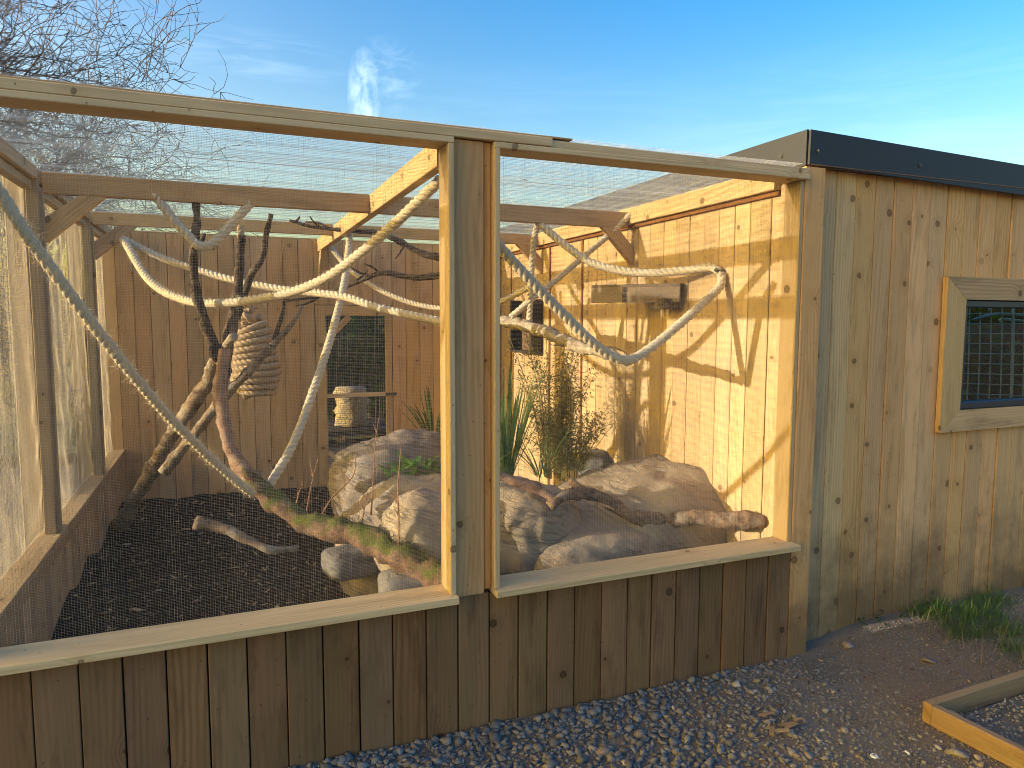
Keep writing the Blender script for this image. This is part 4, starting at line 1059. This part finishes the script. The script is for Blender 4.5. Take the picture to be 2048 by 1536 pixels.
blade_plant('grassy_plant', 'low arching grassy plant under the bamboo', 'plant', at(1085, 945, 1.2), 40, 0.25, 0.6, 0.006, LEAF_BLADE, 1.2, 1.5, (0.25, -0.15))
blade_plant('grassy_plant', 'olive arching grass clump behind the small striped rock', 'plant', at(1155, 935, 1.5), 30, 0.2, 0.5, 0.006, LEAF_BAMBOO, 1.1, 1.3)
def leaf_cloud(stems, per, size, droop=0.5, aspect=0.16):
    V, F = [], []
    for P in stems:
        P = np.asarray(P); m = len(P)
        for q in range(per):
            i = int((0.25 + 0.75 * rng.random() ** 0.8) * (m - 1))
            a = rng.uniform(0, 6.28); d = np.array([math.cos(a), math.sin(a), rng.uniform(-droop, .7)]); d /= np.linalg.norm(d)
            l = size * rng.uniform(.5, 1.3); sd = np.cross(d, [0, 0, 1.0]) ; sd = sd / (np.linalg.norm(sd) + 1e-9)
            b = P[i] + d * 0.02 * rng.random() + rng.normal(0, .02, 3); w_ = l * aspect
            tip = b + d * l + [0, 0, -l * .25 * rng.random()]
            md = b + d * l * .45 + [0, 0, 0.004]
            k = len(V); V += [b, md - sd * w_, tip, md + sd * w_]; F.append((k, k + 1, k + 2, k + 3))
    return np.array(V), np.array(F)
def cane_plant(name, label, cat, base, n, h, spread, leaf, per, mat, stemmat, aspect=0.16, group=None, lean=(0, 0)):
    t_ = thing(name, label, cat, tuple(base), group); st = []
    for k in range(n):
        a = rng.uniform(0, 6.28); s_ = spread * rng.uniform(.2, 1); hh = h * rng.uniform(.55, 1.0)
        b = np.array(base) + [math.cos(a) * .05, math.sin(a) * .05, -0.03]
        e = b + [math.cos(a) * s_ + lean[0], math.sin(a) * s_ + lean[1], hh]
        m_ = (b + e) / 2 + [-math.cos(a) * .03, -math.sin(a) * .03, .04]
        P = catmull([b, m_, e], 0.04); st.append(P)
        V, F = ctube(P, np.linspace(.004, .0015, len(P)), 5); mk('cane', V, F, stemmat, t_)
    V, F = leaf_cloud(st, per, leaf, aspect=aspect)
    mk('foliage', V, F, mat, t_)['kind'] = 'stuff'
    return t_
CANE = simple('bamboo_cane', (0.24, 0.17, 0.05), 0.5, 0.4, 30, 0.3)
cane_plant('bamboo', 'airy bamboo with fine leaves before the sunlit wall', 'plant', at(1105, 945, 1.55), 26, 0.98, 0.27, 0.046, 170, LEAF_BAMBOO, CANE, aspect=.1)
cane_plant('bamboo', 'low dense bamboo clump at the foot of the taller bamboo', 'plant', at(1135, 950, 1.42), 20, 0.5, 0.26, 0.042, 150, LEAF_BAMBOO, CANE, aspect=.11)
def leafy(name, label, base, n, size, mat):
    t_ = thing(name, label, 'plant', tuple(base))
    for k in range(n):
        a = rng.uniform(0, 6.28); el = rng.uniform(.15, 1.1); b = np.array(base) + rng.normal(0, .05, 3) * [1.4, 1, .3]
        d = np.array([math.cos(a) * math.cos(el), math.sin(a) * math.cos(el), math.sin(el)]); l = size * rng.uniform(.6, 1.2)
        V, F = blade_geo(b, d, l, l * .2, .6, 6, .2); mk('leaf', np.array(V), F, mat, t_, smooth=True)
leafy('leafy_plant', 'small bright green leafy plant on the tan boulder', at(835, 940, 1.5), 46, 0.13, LEAF_FRESH)
cane_plant('shrub', 'green shrub added behind the wire panel for the green reflection in the hut window', 'shrub', (4.5, 1.02, 0.0), 40, 1.8, 0.5, 0.11, 120, LEAF_FRESH, CANE, aspect=.25)
# dry stems standing in the mulch
stems = [([(588, 1024, 1.75), (597, 990, 1.75), (606, 962, 1.75)], 'pair of short dry stems left of'),
         ([(612, 1030, 1.6), (622, 975, 1.6), (638, 910, 1.6)], ''), ([(640, 1035, 1.4), (665, 995, 1.45), (706, 952, 1.5), (712, 905, 1.5)], ''),
         ([(742, 1030, 1.0), (748, 930, 1.0), (751, 880, 1.0), (758, 835, 1.0)], ''), ([(718, 1080, 0.85), (728, 1020, 0.85), (735, 985, 0.85)], ''),
         ([(797, 1100, 0.55), (797, 1020, 0.55), (795, 980, 0.55), (803, 885, 0.55)], '')]
stem_lab = ['short reddish dry stem before the back wall, first from the left', 'reddish dry stem rising before the door bottom corner', 'bent thin dry stem reaching towards the grey boulder', 'tall forked dry stem before the grey boulder', 'pale short dry stem beside the tan boulder', 'tall brown dry stem in front of the round sunlit rock']
for (pts, _), lb in zip(stems, stem_lab):
    P = catmull(path(pts), 0.03); V, F = ctube(P, np.linspace(.005, .002, len(P)), 5)
    parts_ = [(V, F)]
    for q in range(3):
        i = int(len(P) * rng.uniform(.3, .9)); e = P[i] + rng.normal(0, .02, 3) + [0, 0, .05]
        parts_.append(ctube([P[i], e], [.003, .001], 4))
    V, F = joinl(parts_)
    tag(mk('dry_stem', V, F, TWIG), lb, 'dry stem', 'dry stems in the mulch')
# leaf caught on the roof net
V, F = blade_geo(at(1040, 358, 2.322, 2), (1, .2, .0), 0.05, 0.012, 0.2, 5, .3)
tag(mk('dead_leaf', np.array(V), F, STRAW), 'single dead leaf lying on the roof net', 'leaf')

# ------------------------------------------------------------------ gravel, soil, edging, weeds
stones = [hull(11, 1.0, random.uniform(.6, .95), random.uniform(.35, .65), 300 + i) for i in range(10)]
def on_front(px, py): return np.array([ground_h(a, b) for a, b in zip(px, py)])
N = 30000
gx = rng.uniform(-1.0, 4.6, N); gy = -0.012 - (rng.random(N) ** 1.25) * 2.4
# dense along the wall, sparse on the trodden soil to the right and by the hut
dens = np.array([0.62 + 0.6 * mnoise.noise(Vector((a * 1.3, b * 1.3, 4))) for a, b in zip(gx, gy)])
dens = dens + np.clip(0.75 - (gx - 0.2) * 0.52, -0.5, 0.7) - np.clip((gx - 1.35) * 0.8, 0, .6) * (gy > -0.75)
keep = (rng.random(N) < dens) & ~((gx > 1.6) & (gy > -0.05)) & ~((gx > 1.68) & (gy < -0.62) & (gy < -0.62 - 0)) 
gx, gy = gx[keep], gy[keep]; n = len(gx)
sc = rng.gamma(3, 0.0025, n) + 0.004
sc *= np.where(gx > 1.2, 0.75, np.where(gx < 0.8, 1.22, 1.0))
scatter('gravel', stones, np.stack([gx, gy, on_front(gx, gy) + sc * 0.22], 1), sc, GRAVEL, np.clip(rng.normal(0.45, 0.2, n) + (gx > 1.0) * 0.1, 0, 1), 0.3, (1, -1, 0))
N = 70000
gx = rng.uniform(-0.8, 4.2, N); gy = 0.02 - rng.random(N) * 2.4
keep = ~((gx > 1.68) & (gy < -0.62)); keep &= ~((gx < 1.68) & (gy > -0.01))
gx, gy = gx[keep], gy[keep]; n = len(gx)
grits = [hull(7, 1.0, random.uniform(.6, .9), random.uniform(.4, .7), 700 + i) for i in range(6)]
scatter('grit', grits, np.stack([gx, gy, on_front(gx, gy) + 0.001], 1), rng.uniform(0.0022, 0.0075, n), GRAVEL, np.clip(rng.normal(0.55, 0.25, n), 0, 1), 0.5, (1, -1, 0))
# larger stones that stand out
big = [(1285, 1330, 0.05, 'largest dark grey stone lying against the low boards', .35), (1540, 1375, 0.035, 'grey-white stone among the gravel before the corner board', .8), (1500, 1430, .03, 'brown pebble beside the dry bark scraps', .9),
       (1620, 1505, .035, 'rounded brown stone at the lower edge left of the white scrap', .9), (1915, 1505, .05, 'large brown-grey stone beside the edging timber', .72), (1955, 1512, .03, 'pale stone against the edging timber', .95),
       (1695, 1295, .045, 'reddish flat stone in the soil before the hut', .9), (1855, 1330, .05, 'broken reddish slab piece on the bare soil', .85), (1690, 1455, .03, 'smooth grey stone in the middle of the path', .65), (1465, 1455, .032, 'pinkish stone left of the dry bark scraps', .88)]
for k, (u, v, s_, lb, tn) in enumerate(big):
    p_ = at(u, v, 0.0, 2); V, F = stones[k % 10]
    Rm = np.array(Matrix.Rotation(k * 1.3, 3, 'Z')); V2 = (V @ Rm.T) * s_ * [.8, .8, .6] + [p_.x, p_.y, ground_h(p_.x, p_.y) + s_ * .16]
    tag(mk('stone', V2, F, GRAVEL, attrs={'tone': ('POINT', np.full(len(V2), tn))}), lb, 'stone', 'larger stones on the path')
# dry leaves and bark bits strewn over the bare soil
N = 420
gx = np.concatenate([rng.uniform(1.3, 3.6, N), rng.uniform(-0.3, 3.0, 120)]); gy = np.concatenate([rng.uniform(-0.65, 0.03, N), rng.uniform(-1.6, -0.05, 120)])
keep = ~((gx < 1.70) & (gy > -0.03)); gx, gy = gx[keep], gy[keep]
flakes = [hull(8, 1.0, random.uniform(.3, .6), .08, 500 + i) for i in range(5)]
scatter('plant_debris', flakes, np.stack([gx, gy, on_front(gx, gy) + 0.005], 1), rng.uniform(0.004, 0.016, len(gx)), CHIP, np.clip(rng.normal(0.88, 0.12, len(gx)), 0.4, 1), 0.3, (2, 0, 0))
# timber edging frame
ef = thing('edging_frame', 'timber edging frame corner holding fine gravel at lower right', 'edging', (1.65, -0.66, 0))
c0 = Vector((1.655, -0.655, 0)); dR = Vector((1, 0.028, 0)).normalized(); dF = Vector((0.085, -1, 0)).normalized()
board('edging_board', ef, c0 + Vector((0, 0, 0.036)) + dR * 0.002, c0 + dR * 2.4 + Vector((0, 0, 0.036)), 0.085, 0.036, (0, 1, 0), W_EDGE, ch=0.004)
board('edging_board', ef, c0 + Vector((0.016, -0.021, 0.034)), c0 + Vector((0.016, -0.021, 0.034)) + dF * 2.0, 0.085, 0.036, (1, 0, 0), W_EDGE, ch=0.004)
box('peg', ef, (1.70, -0.735, -0.02), (1.745, -0.69, 0.05), W_EDGE, axis=2)
N = 7000
gx = rng.uniform(1.7, 3.9, N); gy = rng.uniform(-2.2, -0.69, N)
keep = gx > 1.70 + (-gy - 0.65) * 0.085 + .02; gx, gy = gx[keep], gy[keep]; n = len(gx)
sc = rng.uniform(0.005, 0.011, n)
scatter('fine_gravel', stones, np.stack([gx, gy, 0.012 + rng.uniform(0, .012, n)], 1), sc, GRAVEL, np.clip(rng.normal(0.62, 0.17, n), 0, 1), 0.5, (2, -1, 0))
# grass and weeds along the hut
def tufts(name, label, centres, mat, n, h):
    V, F = [], []
    for (x, y_, r_, m_) in centres:
        for q in range(int(n * m_)):
            a = rng.uniform(0, 6.28); rr = r_ * math.sqrt(rng.random()); bx, by = x + math.cos(a) * rr * 1.6, y_ + math.sin(a) * rr
            if by > 0.08: by = 0.16 - by
            d = rng.normal(0, .55, 3); d[2] = 1; l = h * rng.uniform(.35, 1.2)
            v_, f_ = blade_geo((bx, by, ground_h(bx, by) - .004), d, l, 0.0016, rng.uniform(.6, 2.2), 4, .1)
            k = len(V); V += v_; F += [tuple(i + k for i in f) for f in f_]
    return tag(mk(name, np.array(V), F, mat), kind='stuff')
gpts = [at(1905, 1235, 0.03, 2), at(1960, 1225, 0.03, 2), at(1850, 1225, .03, 2), at(2010, 1255, 0.03, 2), at(1930, 1265, .03, 2), at(2045, 1300, .02, 2), at(1985, 1205, .03, 2)]
tufts('grass', None, [(p_.x, p_.y, r_, m_) for p_, r_, m_ in zip(gpts, (.10, .09, .10, .08, .07, .09, .08), (1.3, 1.2, 1.2, .9, .8, .6, .9))], GRASS, 330, 0.12)
tufts('dry_grass', None, [(p_.x, p_.y, .14, 1) for p_ in (at(1850, 1255, .02, 2), at(1930, 1275, .02, 2), at(2020, 1320, .01, 2))], STRAW, 90, 0.13)
for k, (u, v) in enumerate(((1715, 1236), (1752, 1240))):
    leafy('weed', ('small leafy weed against the hut boards, left of its twin', 'small leafy weed against the hut boards, nearer the grass')[k], at(u, v, 0.05, 2), 14, 0.05, LEAF_HEDGE)
# scraps: bark, white litter
sb = thing('bark_scraps', 'dry tan bark scraps lying together on the gravel', 'bark scraps', tuple(at(1580, 1430, 0, 2)))
for k in range(9):
    p_ = at(1545 + rng.uniform(-20, 60), 1435 + rng.uniform(-12, 35), 0.012, 2); a = rng.uniform(-.6, .9); l = rng.uniform(.03, .085)
    board('scrap', sb, p_ - Vector((math.cos(a), math.sin(a), .1)) * l / 2, p_ + Vector((math.cos(a), math.sin(a), .1)) * l / 2, rng.uniform(.008, .02), .004, (rng.normal(0, .3), rng.normal(0, .3), 1), W_EDGE)
WHITE = simple('white_plastic', (0.75, 0.77, 0.8), 0.4, 0.5, 60, 0.1)
p_ = at(1748, 1513, 0.012, 2)
lt = thing('litter', 'small white plastic scrap with a dark hole on the gravel', 'litter', tuple(p_))
V, F = ctube([p_, p_ + Vector((0, 0, .006))], [.014, .012], 6); mk('scrap', V, F, WHITE, lt)
V, F = ctube([p_ + Vector((0, 0, .0055)), p_ + Vector((0, 0, .0075))], [.005, .004], 6); mk('hole_rim', V, F, SCREW, lt)
p_ = at(1819, 1508, 0.01, 2); V, F = ctube([p_, p_ + Vector((-.004, .016, .004))], .0035, 6)
tag(mk('litter', V, F, WHITE), 'thin white stub lying on the gravel near the edging', 'litter')

# ------------------------------------------------------------------ beyond: room behind the door
st_ = thing('tree_stump', 'pale sawn stump standing behind the meshed door', 'stump', tuple(at(700, 850, 4.6)))
z0, z1 = at(700, 850, 4.6).z, at(700, 775, 4.6).z; sx_ = at(702, 800, 4.6).x
V, F = limb_geo([Vector((sx_, 4.6, z0)), Vector((sx_, 4.6, (z0 + z1) / 2)), Vector((sx_, 4.6, z1))], .165, .15, n=16, bump=.15, step=.04, seed=4, bend=.004)
mk('trunk', V, F, bark_mat('pale_stripped_bark', (0.45, 0.36, 0.23), (0.66, 0.56, 0.38), lich=.2, scale=16), st_, smooth=True)
tb = thing('low_table', 'dark low platform under the stump behind the meshed door', 'platform', (0.3, 4.7, 0))
zt_ = z0 - 0.012
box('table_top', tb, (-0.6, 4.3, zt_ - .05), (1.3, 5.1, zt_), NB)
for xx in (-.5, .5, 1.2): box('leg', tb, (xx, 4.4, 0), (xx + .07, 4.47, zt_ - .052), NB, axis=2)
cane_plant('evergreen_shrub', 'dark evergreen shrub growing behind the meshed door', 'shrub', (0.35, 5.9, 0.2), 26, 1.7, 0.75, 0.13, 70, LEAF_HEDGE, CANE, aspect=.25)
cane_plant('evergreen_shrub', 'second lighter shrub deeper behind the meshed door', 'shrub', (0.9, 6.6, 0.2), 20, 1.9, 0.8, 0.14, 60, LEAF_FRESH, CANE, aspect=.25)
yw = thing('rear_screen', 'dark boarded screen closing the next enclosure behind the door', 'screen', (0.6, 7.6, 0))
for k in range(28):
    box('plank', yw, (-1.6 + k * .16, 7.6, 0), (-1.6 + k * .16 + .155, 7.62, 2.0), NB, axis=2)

# ------------------------------------------------------------------ bare trees and shrubs outside
trng = rng
def grow(p, d, r, length, lvl, out, maxl, bias):
    seg = 5 if lvl < 3 else 4
    pts = [p.copy()]; rad = [r]; q = p.copy(); dd = d.copy()
    for i in range(seg):
        dd = dd + trng.normal(0, 0.15 + 0.018 * lvl, 3) + np.array([0, 0, 0.05 if lvl < 3 else -0.01]) + bias * 0.03; dd /= np.linalg.norm(dd)
        q = q + dd * length / seg; pts.append(q.copy()); rad.append(r * (1 - 0.5 * (i + 1) / seg))
    out.append((np.array(pts), np.array(rad), lvl))
    if lvl >= maxl: return
    nb_ = [6, 5, 5, 5, 4, 3][min(lvl, 5)]
    for k in range(nb_):
        f_ = trng.uniform(0.35, 1.0) if k else 1.0
        i = min(seg, max(1, int(round(f_ * seg))))
        ax_ = trng.normal(0, 1, 3); t_ = pts[i] - pts[i - 1]; t_ /= np.linalg.norm(t_)
        ax_ -= t_ * ax_.dot(t_); ax_ /= np.linalg.norm(ax_)
        ang = trng.uniform(0.45, 1.05) if k else trng.uniform(.1, .35)
        nd = t_ * math.cos(ang) + ax_ * math.sin(ang)
        grow(pts[i], nd, max(0.0055, rad[i] * trng.uniform(.5, .72)), length * trng.uniform(.56, .84), lvl + 1, out, maxl, bias)
def tree(label, base, h, maxl=5, bias=(0, 0, 0), group='bare trees behind the enclosure', r0=0.26, seed=1):
    global trng
    trng = np.random.default_rng(seed)
    t_ = thing('bare_tree', label, 'tree', tuple(base), group)
    out = []
    grow(np.array(base, float), np.array([0.02, 0, 1.0]), r0, h * 0.36, 0, out, maxl, np.array(bias, float))
    big_ = [(P, R) for P, R, l in out if l <= 1]; mid_ = [(P, R) for P, R, l in out if 1 < l <= 3]; sm = [(P, R) for P, R, l in out if l > 3]
    V, F = join([tube(catmull(P, .25), np.interp(np.linspace(0, 1, len(catmull(P, .25))), np.linspace(0, 1, len(R)), R), 9, 0.03, cap=False) for P, R in big_])
    mk('trunk', V, F, TREE_BARK, t_, smooth=True)
    V, F = join([tube(P, R, 5, cap=False) for P, R in mid_]); mk('branches', V, F, TREE_BARK, t_, smooth=True)['kind'] = 'stuff'
    if sm:
        V, F = join([tube(P, R, 3, cap=False) for P, R in sm]); mk('twigs', V, F, TREE_TWIG, t_)['kind'] = 'stuff'
def gpt(u, dist):
    d = ray(u, 640); d.z = 0; d.normalize(); p_ = CAM_LOC + d * dist; return (p_.x, p_.y, 0.0)
tree('large bare oak crown filling the upper left sky', gpt(-570, 14.0), 8.9, 6, (0.2, 0, 0), seed=3)
tree('bare tree behind the left opening with upright trunk', gpt(110, 17.5), 6.6, 5, (0.1, 0, -0.05), seed=5)
tree('bare tree cut by the left photo edge', gpt(-420, 13.0), 9.0, 5, (0.1, 0, 0), seed=8)
cane_plant('evergreen_shrub', 'dark upright shrub close outside the left net, throwing a shadow on it', 'shrub', (-3.0, 2.66, 0.0), 34, 1.6, 0.42, 0.09, 90, LEAF_HEDGE, CANE, aspect=.25)
hk = [(-140, 17), (-40, 19), (60, 21), (170, 20), (290, 22)]
for k, (u, dist) in enumerate(hk):
    cane_plant('hedge_shrub', ('brown winter hedge shrub, nearest the left photo edge', 'brown winter hedge shrub behind the second net bay', 'green hedge shrub seen dimly through the left net', 'green hedge shrub below the upright bare trunk', 'hedge shrub behind the back wall boards')[k], 'shrub', gpt(u, dist), 30, 2.4, 1.6, 0.22, 90, LEAF_HEDGE if k % 2 else LEAF_BAMBOO, CANE, aspect=.3, group='hedge shrubs beyond the left net')
# long barn added far left, out of frame, to throw shade over the path
blocker = thing('shade_blocker', 'long boarded barn added unseen far to the left to shade the path', 'blocker', (-26, -5, 0))
for k in range(48):
    box('plank', blocker, (-26, -10.08 + k * .26, 0), (-25.97, -10.08 + k * .26 + .255, 6.2), W_BACK, axis=2)
box('roof', blocker, (-33, -10.6, 6.202), (-25.6, 2.44, 6.35), METAL)
box('wall', blocker, (-32.9, 2.36, 0), (-26.002, 2.40, 6.2), W_BACK)
